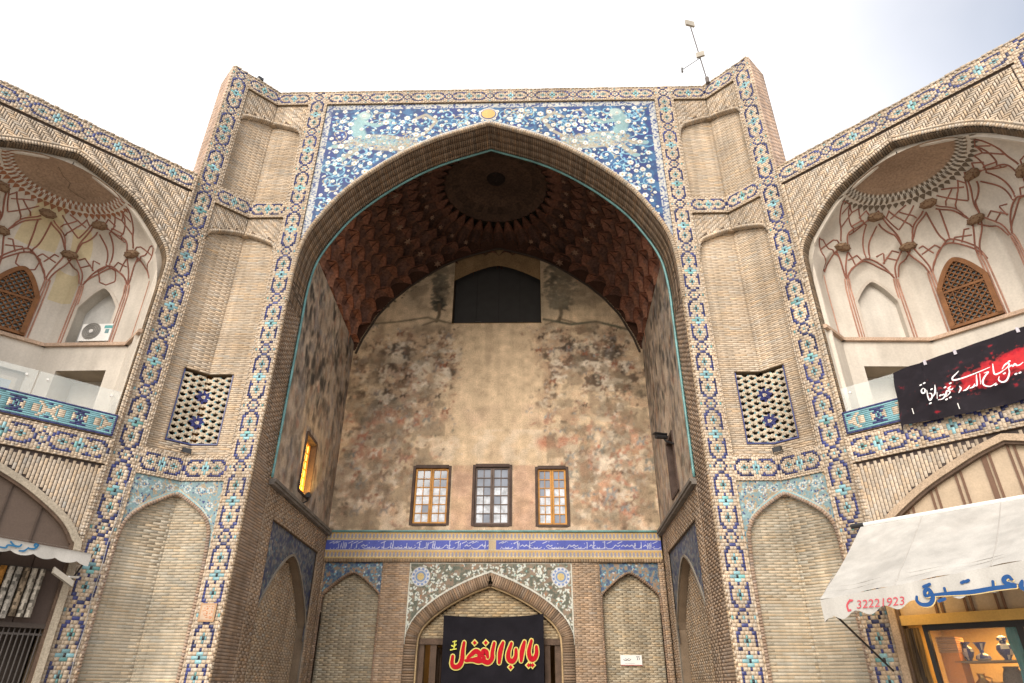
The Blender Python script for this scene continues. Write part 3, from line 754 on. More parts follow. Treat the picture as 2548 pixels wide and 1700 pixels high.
cv.mix(np.clip(lobe(1.55, 7.95, .35, .28) * 2 - .7 + (n2 - .5) * 2, 0, 1) * .75, (.42, .15, .09))       # red patch
cv.mix(((np.abs(np.abs(cv.U + .03) - .87) < .32) & (cv.V < 7.3)) * np.clip(.25 + n2 * .7, 0, 1) * .75, (.42, .22, .15))   # pink plaster between the windows
cv.mix(np.clip((cv.V > 12.3) * (n1 - .45) * 4, 0, 1) * .5, (.34, .29, .21))
cv.mix(np.clip((12.6 - np.abs(cv.V - 11.9) * 4 - 10.6) * (n2 - .48) * 3, 0, 1) * (np.abs(cv.U) > 1.5) * .6, (.24, .19, .13))
fl_ = fbm(H, W, 60, 50, 3); cv.A *= (1 + (fl_ - .5) * .5)[..., None]
cr_ = fbm(H, W, 14, 12, 5); cv.mix((np.abs(cr_ - .5) < .004) * .35, (.25, .18, .12))
st_ = vnoise(H, W, 5, 90) * vnoise(H, W, 3, 30); cv.mix(np.clip((st_ - .38) * 4, 0, 1) * .28, (.30, .22, .15)); cv.soften(.7, 1)
op = dict(u0=-1.50, u1=1.42, v0=12.08, v1=15.2)
WINS = [(-2.33, -1.28, 5.59, 7.28, 'honey'), (-.60, .475, 5.57, 7.31, 'dark'), (1.19, 2.09, 5.56, 7.25, 'honey')]
def inb(u, v):
    k = ~((u > op['u0']) & (u < op['u1']) & (v > op['v0'])) & (np.abs(u) < np.interp(v, zt, cbt) + (v < 11.1) * .4)
    for a, b, c, e, _ in WINS: k &= ~((u > a) & (u < b) & (v > c) & (v < e))
    return k
cv.out('painted_wall', FBk, 0, M['paint'], portal, inb)
# recess of the upper opening, dark screen with an arched top
mb = MB(); mb.add(FBk.p([-4.8, 4.8, 4.8, -4.8, -4.8, -1.51, -1.51, 1.43, 1.43, 4.8], [16, 16, 10.9, 10.9, 16, 10.9, 10.9, 10.9, 16, 16], -.012)[[0, 3, 5]], [(0, 1, 2)], (.06, .03, .02)); mb = MB(); mb.add(FBk.p([-4.8, -1.52, -1.52, -4.8], [10.9, 10.9, 16, 16], -.012), [(0, 1, 2, 3)], (.075, .036, .024)); mb.add(FBk.p([1.44, 4.8, 4.8, 1.44], [10.9, 10.9, 16, 16], -.012), [(0, 1, 2, 3)], (.075, .036, .024)); 
_b = np.linspace(-1.53, 1.45, 25); _az = lambda u: float(np.interp(abs(u), cbt[::-1][1:], zt[::-1][1:]))
_P = np.stack([FBk.p(_b, np.array([_az(x) for x in _b]), .012), FBk.p(_b, np.full(25, 16.), .012)]); mb.grid(_P, (.075, .036, .024))
mb.out_each('vault_backing', M['paint'], portal)
mb = MB(); D = -.55
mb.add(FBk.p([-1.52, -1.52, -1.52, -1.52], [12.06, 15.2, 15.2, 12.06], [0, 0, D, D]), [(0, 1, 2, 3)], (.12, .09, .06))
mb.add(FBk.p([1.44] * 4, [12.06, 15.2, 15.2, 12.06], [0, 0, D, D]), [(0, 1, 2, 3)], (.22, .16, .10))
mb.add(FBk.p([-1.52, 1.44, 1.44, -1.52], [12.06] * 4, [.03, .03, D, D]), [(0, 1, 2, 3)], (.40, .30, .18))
ts = np.linspace(-1.52, 1.44, 25); za = lambda u: 14.42 - .62 * abs((u + .04) / 1.48) ** 1.5
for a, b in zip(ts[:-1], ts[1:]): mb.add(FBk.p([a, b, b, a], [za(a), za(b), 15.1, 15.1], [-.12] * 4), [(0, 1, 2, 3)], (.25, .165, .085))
mb.out('opening_recess', M['paint'], portal)
mb = MB(); mb.box(FBk, -1.5, 1.42, 12.05, 15, D - .05, D, (.045, .043, .042))
for a in (-.98, .42):
    for k in range(12): mb.box(FBk, a + k * .045, a + k * .045 + .03, 12.17, 12.24, D, D + .03, (.01, .01, .01))
    mb.tube(FBk.p(np.linspace(a + .2, a + .4, 4), [12.42] * 4, [D + .03] * 4), .015, 6, (.10, .10, .10))
for k in (-.75, 0.0, .72): mb.box(FBk, k - .008, k + .008, 12.05, 14.6, D, D + .012, (.03, .028, .027))
mb.out('dark_screen', M['col'], portal)
# windows of the gallery
def window(a, b, c, e, style, fr, parent, dep=-.07, nc=2, nr=6, lit=None):
    wd = M['wood_y'] if style == 'honey' else M['wood_g']
    fm_ = MB()
    ow = .06
    for q in ((a - .03, a + .045, c, e), (b - .045, b + .03, c, e), (a + .045, b - .045, e - .06, e + .03), (a + .045, b - .045, c - .02, c + .045)): fm_.box(fr, *q, dep - .05, .03)
    win = fm_.out('window', M['wood_dk'] if style == 'dark' or True else wd, parent)
    if style == 'dark': win['label'] = 'grey weathered wooden gallery window'
    mid = (a + b) / 2; sash = MB(); lx = [(a + .05, mid - .004), (mid + .004, b - .05)]
    panes = []
    for (p, q) in lx:
        st = .05
        z0, z1 = c + .05, e - .065
        for s_ in ((p, p + st, z0, z1), (q - st, q, z0, z1), (p + st, q - st, z0, z0 + .05), (p + st, q - st, z1 - .05, z1)): sash.box(fr, *s_, dep - .03, dep + .03)
        pw, ph = (q - p - 2 * st) / nc, (z1 - z0 - .1) / nr
        for i in range(1, nc): sash.box(fr, p + st + i * pw - .011, p + st + i * pw + .011, z0 + .05, z1 - .05, dep - .02, dep + .018)
        for j in range(1, nr): sash.box(fr, p + st, q - st, z0 + .05 + j * ph - .012, z0 + .05 + j * ph + .012, dep - .022, dep + .02)
        panes += [(p + st + i * pw, p + st + (i + 1) * pw, z0 + .05 + j * ph, z0 + .05 + (j + 1) * ph, j) for i in range(nc) for j in range(nr)]
    sash.out('sash', wd, win)
    for (p, q, r, s_, j) in panes:
        g = MB(); g.box(fr, p, q, r, s_, dep - .012 - .004 * random.random(), dep - .004); 
        mt = lit or (M['pane_curtain'] if (j < nr * .62 and random.random() < .85) else M['pane'])
        g.out('pane', mt, win)
    bk = MB(); bk.box(fr, a - .02, b + .02, c - .02, e + .02, dep - .5, dep - .45); bk.out('room_back', M['plaster'] if lit is None else lit, win)
    return win
M['pane'] = mat('window_glass', (.20, .23, .29), .06, .2, 2, 0, 1, 0, .6)
M['pane_curtain'] = mat('glass_over_white_curtain', (.50, .54, .60), .12, .35, 6, .1, 20, 0, .6)
M['pane_gold'] = mat('lamp_lit_glass', (.6, .38, .10), .3, .2, 3, 0, 1, 0, .4, emit=((1, .52, .09), 2.0))
M['wood_g'] = mat('grey_weathered_wood', (.15, .115, .10), .8, .25, 5, .2, 50, .2, .2)
M['wood_dk'] = mat('stained_frame', (.085, .06, .05), .8, .25, 5, .2, 50, .2, .2)
for w_ in WINS: window(*w_, FBk, portal)
# --- painted side walls with one window each
FSd = {}
for sd in (-1, 1):
    t = np.array([sd * (XWB - XWF), YB - DJ, 0]); Ls = np.linalg.norm(t); t /= Ls
    FSd[sd] = Fr((sd * XWF, DJ, 0), t, np.array([-sd * t[1], sd * t[0], 0]) * np.array([1, 1, 1]) if sd > 0 else (t[1], -t[0], 0))
    if FSd[sd].n[0] * sd > 0: FSd[sd].n = -FSd[sd].n
    cv = Canvas(0, Ls + .02, 5.42, 11.3, .028, (.52, .42, .32)); H, W = cv.h, cv.w
    n1, n2 = fbm(H, W, 8, 7, 5), fbm(H, W, 24, 20, 4)
    cv.mix(np.clip((n1 - .45) * 4, 0, 1) * .55, (.28, .21, .155)); cv.mix(np.clip((n2 - .55) * 6, 0, 1) * .5, (.50, .40, .30)); cv.mix(np.clip((.4 - n2) * 6, 0, 1) * .5, (.24, .23, .23))
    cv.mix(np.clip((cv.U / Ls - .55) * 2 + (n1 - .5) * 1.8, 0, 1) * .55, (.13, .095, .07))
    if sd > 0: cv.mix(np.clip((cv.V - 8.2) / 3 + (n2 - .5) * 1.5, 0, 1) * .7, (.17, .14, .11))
    for k in range(900):
        u, v = random.uniform(0, Ls), random.uniform(5.5, 11.2); c = random.choice(pal_d + pal_l)
        r = random.uniform(.03, .16); cv.blob(u, v, r, r * random.uniform(.5, 2.2), c, random.uniform(-.4, .4), random.uniform(.15, .6), 2.5)
    for k in range(60):
        u, v = random.uniform(.2, Ls), random.uniform(8, 11.2); r = random.uniform(.06, .2)
        for q in range(6): cv.blob(u + random.uniform(-.1, .1), v + random.uniform(-.15, .15), r * .6, r, (.06, .055, .05), random.uniform(-.5, .5), .55)
    for q_ in range(4):
        f1 = fbm(H, W, 16, random.randint(14, 30), 4); cv.mix(np.clip((f1 - .60) * 10, 0, 1) * .6, [(.13, .10, .075), (.50, .40, .31), (.28, .26, .25), (.10, .085, .07)][q_])
    for k in range(40):
        u = random.uniform(0, Ls); v = random.uniform(8, 11.2); cv.line([(u, v), (u + random.uniform(-.08, .08), v - random.uniform(.5, 1.8))], .025, random.choice([(.46, .38, .30), (.16, .13, .10)]), .25)
    cv.soften(.8, 1)
    wa, wb, wc, we = 1.85, 2.78, 5.70, 7.15
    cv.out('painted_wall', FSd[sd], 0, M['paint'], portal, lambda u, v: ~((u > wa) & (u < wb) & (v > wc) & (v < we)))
    win = window(wa, wb, wc, we, 'honey', FSd[sd], portal, dep=-.16, lit=M['pane_gold'] if sd < 0 else None)
    win['label'] = 'lamp-lit golden side window of the iwan' if sd < 0 else 'unlit side window of the iwan in brown wood'
    if sd < 0:
        rv = MB()
        rv.box(FSd[sd], wb - .01, wb + .02, wc, we, -.18, .01); rv.box(FSd[sd], wa, wb, we - .01, we + .02, -.18, .01); rv.box(FSd[sd], wa - .02, wa, wc, we, -.18, 0)
        rv.out('window_reveal', M['wood_y'], win)
    # lower brick wall with a blind arch under dark tiles
    fr = FSd[sd]
    def sarch(u): q = abs(u - 2.5) / 1.75; return 4.30 - 1.25 * q ** 1.6 if q < 1 else 0.
    lay('portal', fr, 0, 5.30, .0565, .22, lambda v: [(0.0, .62), (4.36, Ls)] if v < 4.72 else [(0.0, Ls)], -.0, colf=lambda: cbuff(np.array([.36, .27, .195]), .09), mcol=(.22, .17, .12), gap=.004)
    cvs = Canvas(.62, 4.36, 2.6, 4.72, .018, (.085, .10, .13)); q1 = fbm(cvs.h, cvs.w, 26, 40, 3)
    cvs.mix((q1 > .58) * .8, (.20, .20, .20)); cvs.mix((q1 < .38) * .8, (.03, .04, .12))
    for k in range(260): cvs.blob(random.uniform(.7, 4.3), random.uniform(2.8, 4.7), .04, .025, random.choice([(.30, .32, .32), (.10, .22, .26), (.26, .20, .13)]), random.uniform(0, 3), .8)
    sva = np.vectorize(sarch)
    cvs.out('tile_spandrel', fr, -.05, M['mosaic'], portal, lambda u, v: v > sva(u))
    lay('portal', fr, 0, 4.2, .0565, .22, lambda v: (lambda k: [(min(k), max(k))] if len(k) else [])([u for u in np.linspace(.62, 4.36, 120) if sarch(u) > v or (v < 3.0)]), -.24, colf=lambda: cbuff(np.array([.44, .345, .25]), .08), mcol=(.27, .21, .15), gap=.004)
    crv = [(.64, 0), (.64, 2.9)] + [(u, sarch(u)) for u in np.linspace(.76, 4.24, 50)] + [(4.34, 2.9), (4.34, 0)]
    V, Q = strip(fr, crv, -.27, -.03); core.add(V, Q, (.20, .15, .105))
    V, Q = ribbon(fr, crv, 0, .05, -.06, -.02); core.add(V, Q, (.26, .23, .19))
    core.add(fr.p([.62, 4.36, 4.36, .62], [4.72] * 4, [-.06, -.06, .0, .0]), [(0, 1, 2, 3)], (.16, .12, .09))
    mb = MB(); mb.box(fr, -.02, Ls + .02, 5.30, 5.42, -.02, .10); mb.box(fr, -.02, Ls, 5.36, 5.43, .10, .13)
    mb.out('cornice', mat('grey_cornice', (.17, .15, .13), .9), portal)

# --- lower back wall: frieze, niches, central doorway
fz = Canvas(-4.62, 4.56, 4.70, 5.40, .0125, (.50, .36, .15)); H, W = fz.h, fz.w
nz = vnoise(H, W, 26, 300)
for z0 in (5.19, 4.70):
    for k in range(92):
        u = -4.6 + k * .1; fz.blob(u, z0 + .105, .035, .075, (.16, .20, .36), 0, .75); fz.blob(u + .05, z0 + .05, .022, .022, (.55, .50, .42), 0, .8); fz.blob(u + .05, z0 + .165, .022, .022, (.45, .2, .08), 0, .7)
fz.mix(((fz.V > 4.925) & (fz.V < 5.185)) * 1., (.075, .10, .40))
fz.mix(((np.abs(fz.V - 4.925) < .010) | (np.abs(fz.V - 5.187) < .010)) * 1., (.50, .46, .40))
u = -4.5
while u < 4.5:                                             # cursive white inscription
    if abs(u + .02) < .13: u += .1; continue
    st = random.choice((0, 1, 2, 3)); c = (.56, .58, .66); h = random.uniform(.13, .2)
    if st == 0: fz.line([(u, 4.96), (u + .01, 4.96 + h)], .010, c, .95)
    elif st == 1: fz.line([(u + .1 * math.cos(a), 5.0 + .04 * math.sin(a)) for a in np.linspace(PI, 2 * PI, 7)], .010, c, .95); u += .07
    elif st == 2: fz.line([(u, 5.02), (u + .05, 5.06), (u + .1, 5.02), (u + .16, 5.05)], .010, c, .95); u += .07
    else: fz.line([(u, 5.10), (u + .12, 5.15)], .009, c, .9); fz.blob(u + .04, 4.96, .012, .012, c); u += .03
    if random.random() < .4: fz.blob(u, 5.0 + random.random() * .15, .012, .012, c)
    u += random.uniform(.035, .07)
fz.mix((np.abs(fz.U + .02) < .10) * ((fz.V > 4.93) & (fz.V < 5.18)), (.48, .38, .24))
fz.out('inscription_frieze', FBk, .02, M['mosaic'], portal)
mb = MB(); mb.tube(FBk.p(np.linspace(-4.62, 4.58, 40), np.full(40, 5.42), np.full(40, .04)), .030, 8); mb.out('turquoise_rope', M['turq'], portal, smooth=True)
RB = np.array([.40, .285, .185])
for k in range(int(9.2 / .07)): addb('portal', 'brick', FBk, -4.62 + k * .07, -4.62 + k * .07 + .06, 4.605, 4.695, -.03, .03 + random.uniform(-.004, .004), cbuff(RB * .8))
mortar('portal', FBk, -4.62, 4.58, 4.6, 4.7, .01, (.14, .1, .07))
NL, NR = (-4.55, -2.98), (2.86, 4.42)
def parch(u, n): q = abs(u - (n[0] + n[1]) / 2) / ((n[1] - n[0]) / 2); return 4.33 - .58 * q ** 1.35 if q < .97 else 4.33 - .58 * .97 ** 1.35 - (q - .97) * 12
CN = (-2.24, 2.12)
CARC = crom([(-2.24, 2.0), (-2.235, 2.55), (-2.18, 2.93), (-1.93, 3.32), (-1.40, 3.74), (-.72, 4.10), (-.06, 4.35)], 10)
CARC = np.vstack([CARC, (CARC[::-1] * [-1, 1] + [-.12, 0])[1:]])
def carch(u):
    q = u if u <= -.06 else -.12 - u
    return np.interp(q, CARC[:61, 0], CARC[:61, 1]) if q > -2.235 else 0.
def pier_iv(v):
    r = [(-4.62, NL[0]), (NL[1], CN[0]), (CN[1], NR[0]), (NR[1], 4.58)]
    return r
lay('portal', FBk, 0, 4.60, .0535, .21, pier_iv, .0, colf=lambda: cbuff(np.array([.41, .30, .21]), .14), mcol=(.25, .19, .14), kind='brick', jit=.007)
for nn in (NL, NR):
    lay('portal', FBk, 0, 4.34, .0535, .21, lambda v: (lambda k: [(min(k), max(k))] if len(k) else [])([u for u in np.linspace(nn[0] + .03, nn[1] - .03, 90) if parch(u, nn) > v]), -.17, colf=lambda: cbuff(np.array([.44, .37, .265]), .12), mcol=(.30, .26, .195), jit=.007)
    cvs = Canvas(nn[0], nn[1], 3.1, 4.60, .0125, (.11, .17, .21)); q1 = fbm(cvs.h, cvs.w, 20, 22, 3)
    cvs.mix((q1 > .56) * .8, (.30, .20, .12)); cvs.mix((q1 < .4) * .8, (.05, .07, .16))
    for k in range(120): cvs.blob(random.uniform(*nn), random.uniform(3.7, 4.6), .035, .022, random.choice([(.20, .40, .46), (.16, .34, .44), (.50, .52, .52), (.30, .16, .08)]), random.uniform(0, 3), .9)
    pv = np.vectorize(lambda u: parch(u, nn)); cvs.out('tile_spandrel', FBk, -.035, M['mosaic'], portal, lambda u, v: v > pv(u))
    crv = [(nn[0] + .025, 0), (nn[0] + .025, 3.4)] + [(u, parch(u, nn)) for u in np.linspace(nn[0] + .035, nn[1] - .035, 60)] + [(nn[1] - .025, 3.4), (nn[1] - .025, 0)]
    archrow('portal', FBk, crv, .055, -.0, .05, -.17, .004, lambda: cbuff(np.array([.30, .21, .15])), alt=.006)
    V, Q = strip(FBk, crv, -.2, -.04); core.add(V, Q, (.22, .16, .11))
    core.add(FBk.p([nn[0], nn[1], nn[1], nn[0]], [4.6] * 4, [-.06, -.06, .03, .03]), [(0, 1, 2, 3)], (.1, .07, .05))
# central tile spandrel with two blue medallions
cvs = Canvas(CN[0], CN[1], 2.6, 4.60, .0125, (.17, .155, .115)); q1 = fbm(cvs.h, cvs.w, 26, 56, 3)
cvs.mix((q1 > .57) * .8, (.24, .17, .12)); cvs.mix((q1 < .42) * .7, (.07, .09, .07))
for k in range(420):
    u, v = random.uniform(*CN), random.uniform(2.9, 4.55)
    for q in range(3): cvs.blob(u + random.uniform(-.05, .05), v + random.uniform(-.05, .05), .04, .02, (.56, .60, .54), random.uniform(0, 3), .95)
    cvs.blob(u, v, .014, .014, (.10, .12, .2))
for k in range(120): cvs.blob(random.uniform(*CN), random.uniform(2.9, 4.55), .035, .02, random.choice([(.05, .09, .06), (.20, .34, .30), (.34, .15, .06)]), random.uniform(0, 3), .9)
for x in (-1.93, 1.82):
    for r, c in ((.26, (.56, .56, .54)), (.235, (.14, .22, .44)), (.18, (.50, .50, .50)), (.145, (.16, .26, .46)), (.10, (.52, .40, .18))): cvs.blob(x, 4.24, r, r, c, 0, 1, 12)
    for k in range(12): cvs.blob(x + .205 * math.cos(k * PI / 6), 4.24 + .205 * math.sin(k * PI / 6), .03, .03, (.58, .60, .62))
cvs.mix(((np.abs(cvs.U - CN[0]) < .035) | (np.abs(cvs.U - CN[1]) < .035) | (cvs.V > 4.565)) * 1., (.52, .52, .45))
ca = np.vectorize(carch); dq = cvs.V - ca(cvs.U); cvs.mix(((dq < .05)) * 1., (.54, .54, .48))
cvs.out('tile_spandrel', FBk, -.01, M['mosaic'], portal, lambda u, v: v > ca(u))
core.add(FBk.p([CN[0], CN[1], CN[1], CN[0]], [4.6] * 4, [-.05, -.05, .03, .03]), [(0, 1, 2, 3)], (.1, .07, .05))
crv = np.vstack([[(-2.24, 0), (-2.24, 1.0)], CARC, [(2.12, 1.0), (2.12, 0)]])
archrow('portal', FBk, crv, .062, -.30, -.01, -.25, .02, lambda: cbuff(np.array([.27, .19, .13]), .22), gap=.011)
V, Q = strip(FBk, crv * [.99, 1] - [0, .02], -.3, -.02); core.add(V, Q, (.12, .09, .065))
V, Q = ribbon(FBk, crv, -.345, -.305, -.26, -.06); mk('arch_moulding', V, Q, mat('pale_moulding', (.40, .29, .16), .85), portal)
inn = lambda u: carch(u) - .36 * (1 + .55 * (abs(u + .06) / 2.16) ** 2)
lay('portal', FBk, 2.74, 4.05, .066, .22, lambda v: (lambda k: [(min(k), max(k))] if len(k) else [])([u for u in np.linspace(-1.93, 1.82, 120) if inn(u) > v]), -.22, colf=lambda: cbuff(np.array([.44, .345, .22]), .18), mcol=(.27, .21, .14), vg=.012, jit=.008)
mb = MB(); mb.box(FBk, -1.95, 1.84, 2.60, 2.74, -.42, -.16)
for a, b in ((-1.95, -1.74), (-1.58, -1.42), (1.62, 1.84), (1.36, 1.5)): mb.box(FBk, a, b, 0, 2.60, -.5, -.2)
mb.out_each('door_frame', M['wood_d'], portal)
mb = MB()
for sgn, x in ((-1, -1.42), (1, 1.36)):
    f2 = Fr(FBk.p(x, 0, -.5), (-sgn * .35, .94, 0), (-sgn * .94, -.35, 0)); mb.box(f2, 0, .9, 0, 2.55, -.03, .03)
    for r in ((.1, .8, .2, 1.1), (.1, .8, 1.3, 2.4)): mb.box(f2, *r, .03, .05)
mb.out('door_leaf', M['wood_d'], portal)
mb = MB()                                                  # vaulted passage behind the door
mb.add([(-2, 6.5, 0), (-2, 14, 0), (-2, 14, 4), (-2, 6.5, 4)], [(0, 1, 2, 3)], (.25, .19, .13)); mb.add([(1.9, 6.5, 0), (1.9, 14, 0), (1.9, 14, 4), (1.9, 6.5, 4)], [(0, 1, 2, 3)], (.25, .19, .13))
mb.add([(-2, 14, 0), (1.9, 14, 0), (1.9, 14, 4), (-2, 14, 4)], [(0, 1, 2, 3)], (.2, .15, .1)); mb.add([(-2, 6.5, 3.2), (1.9, 6.5, 3.2), (1.9, 14, 3.2), (-2, 14, 3.2)], [(0, 1, 2, 3)], (.2, .15, .1))
mb.out('passage', M['brick'], portal)
for x in (-1.25, 1.2):
    for k in range(4):
        lp = MB(); lp.lathe((x, 8 + k * .9, 2.2), [(.03, .12), (.07, .08), (.09, 0), (.05, -.08)], 10); lp.out('passage_lamp', M.setdefault('pl', M.get('pl') or mat('passage_lamp_glow', (1, .6, .2), .5, 0, 1, 0, 1, 0, .1, emit=((1, .55, .15), 6))), portal)
# --- painted stalactite vault
zt = [10.9, 11.5, 12.4, 13.0, 13.5, 14.0, 14.35, 14.7, 15.07, 15.5]
rxt = [4.56, 4.50, 4.28, 4.05, 3.78, 3.42, 3.08, 2.72, 2.28, 1.60]
nt_ = [9, 5.5, 3.6, 3.0, 2.6, 2.35, 2.2, 2.1, 2.0, 2.0]
cbt = [4.6, 4.42, 4.0, 3.55, 3.05, 2.42, 1.92, 1.25, .05, 0]
YC = 3.45; DY = YB - YC
def ring(z, th):
    rx = np.interp(z, zt, rxt); n = np.interp(z, zt, nt_); cb = np.interp(z, zt, cbt)
    ry = DY / max(.05, 1 - min(.995, cb / rx) ** n) ** (1 / n) if cb > .01 else np.interp(z, [15.07, 15.5], [DY, 1.60])
    ry = min(ry, DY * 1.9)
    c, s_ = np.cos(th), np.sin(th)
    k = (np.abs(c / rx) ** n + np.abs(s_ / ry) ** n) ** (-1 / n)
    return np.stack([k * c, YC + k * s_, np.full_like(k, z)], -1)
tz = [10.9, 11.5, 12.1, 12.7, 13.25, 13.75, 14.2, 14.6, 15.0, 15.5]
def thetas(z, N):
    th = np.linspace(0, 2 * PI, 721); P = ring(z, th); d = np.r_[0, np.cumsum(np.linalg.norm(np.diff(P, axis=0), axis=1))]
    return lambda q: np.interp((q % 1.0) * d[-1], d, th) + 2 * PI * np.floor(q)
NC = 34
for k in range(len(tz) - 1):
    z0, z1 = tz[k], tz[k + 1]; dz0 = z0 - tz[k - 1] if k else .3; dz1 = z1 - z0
    f0, f1 = thetas(z0, NC), thetas(z1, NC); sh = .5 * (k % 2)
    for i in range(NC):
        na, nb = 11, 7
        a = np.linspace(0, 1, na); b = np.linspace(0, 1, nb); v_ = np.abs(2 * a - 1)
        p0 = ring(z0, f0((i + sh + a) / NC)); p1 = ring(z1, f1((i + sh + a) / NC))
        if p0[:, 1].mean() < DJ - .05 or p0[:, 1].mean() > YB + .5: continue
        out_dir = p0 - np.array([0, YC, 0]); out_dir[:, 2] = 0; out_dir /= np.linalg.norm(out_dir, axis=1)[:, None]
        e = .36 * (1 - v_ ** 2)
        zb = z0 - .36 * dz0 * (1 - v_ ** 1.6)            # pointed foot
        zt_ = z1 - .36 * dz1 * v_ ** 1.8                  # arched hood
        inn = np.linspace(0, 1, na) * 0 + 1 - .36 * v_ ** 1.8
        P = np.zeros((nb, na, 3))
        for j, bb in enumerate(b):
            g = (bb ** 2.6) * inn
            P[j] = p0 * (1 - g)[:, None] + p1 * g[:, None] + out_dir * (e * (1 - bb ** 4))[:, None]
            P[j, :, 2] = zb + (zt_ - zb) * math.sin(bb * PI / 2) ** .85
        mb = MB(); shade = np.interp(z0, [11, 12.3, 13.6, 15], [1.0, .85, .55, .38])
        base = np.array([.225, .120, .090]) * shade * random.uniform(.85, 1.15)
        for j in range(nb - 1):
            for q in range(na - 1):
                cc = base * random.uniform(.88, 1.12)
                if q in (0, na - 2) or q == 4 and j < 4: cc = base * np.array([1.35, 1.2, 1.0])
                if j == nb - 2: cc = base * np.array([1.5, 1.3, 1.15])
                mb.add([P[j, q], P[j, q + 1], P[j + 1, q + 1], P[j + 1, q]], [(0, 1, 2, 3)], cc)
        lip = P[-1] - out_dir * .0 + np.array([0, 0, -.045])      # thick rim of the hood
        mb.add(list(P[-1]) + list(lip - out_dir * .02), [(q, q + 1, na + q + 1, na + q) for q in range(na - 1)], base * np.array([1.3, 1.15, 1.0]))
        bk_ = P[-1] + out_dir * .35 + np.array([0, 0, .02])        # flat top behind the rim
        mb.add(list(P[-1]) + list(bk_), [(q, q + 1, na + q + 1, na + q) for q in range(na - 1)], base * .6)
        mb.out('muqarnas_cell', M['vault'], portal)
mb = MB(); th = np.linspace(0, 2 * PI, 49)
rr = np.array([1.62, 1.4, 1.15, .9, .6, .3, .26, .14, .01]); hh = np.array([15.48, 15.62, 15.72, 15.80, 15.87, 15.9, 15.84, 15.80, 15.78])
P = np.stack([rr[:, None] * np.cos(th), YC + rr[:, None] * np.sin(th), np.repeat(hh[:, None], 49, 1)], -1)
for i in range(len(rr) - 1):
    for j in range(48):
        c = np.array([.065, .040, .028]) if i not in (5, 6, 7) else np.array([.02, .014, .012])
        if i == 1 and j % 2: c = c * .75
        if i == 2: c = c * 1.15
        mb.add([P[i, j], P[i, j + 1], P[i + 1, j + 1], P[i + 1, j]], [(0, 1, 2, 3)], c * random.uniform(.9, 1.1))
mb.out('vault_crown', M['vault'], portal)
# small star bosses on two rings
sm = MB(); V = []
for k in range(12):
    a = k * PI / 6; r = .13 if k % 2 == 0 else .06; V.append((r * math.cos(a), r * math.sin(a), 0))
V.append((0, 0, -.03)); sm.add(V, [(k, (k + 1) % 12, 12) for k in range(12)], (.21, .135, .095))
sme = mesh('star_boss', sm.V, sm.F, np.array(sm.C), mats=(M['vault'],))
for z, n, sc in ((15.03, 26, .8), (14.30, 26, 1.15)):
    for k in range(n):
        p = ring(z, np.array([2 * PI * (k + .5) / n]))[0]
        if not DJ + .2 < p[1] < YB - .1: continue
        o = bpy.data.objects.new('star_boss', sme); o.parent = portal; link(o)
        dirv = Vector((p[0], p[1] - YC, 0)).normalized(); zax = (Vector((0, 0, 1)) + dirv * .6).normalized(); xax = zax.cross(dirv).normalized(); yax = zax.cross(xax)
        o.matrix_local = Matrix(((xax.x * sc, yax.x * sc, zax.x * sc, p[0] - dirv.x * .12), (xax.y * sc, yax.y * sc, zax.y * sc, p[1] - dirv.y * .12), (xax.z * sc, yax.z * sc, zax.z * sc, z - .02), (0, 0, 0, 1)))
# dark line under the back arch
bz = np.linspace(11.0, 15.06, 40); bc = np.interp(bz, zt, cbt)
bl = np.vstack([np.stack([bc, bz], 1), np.stack([-bc[::-1], bz[::-1]], 1)])
mb = MB(); mb.tube(FBk.p(bl[:, 0] * .985, bl[:, 1] - .03, np.full(len(bl), .03)), .035, 6, (.05, .035, .025)); mb.out('arch_moulding', M['col'], portal)

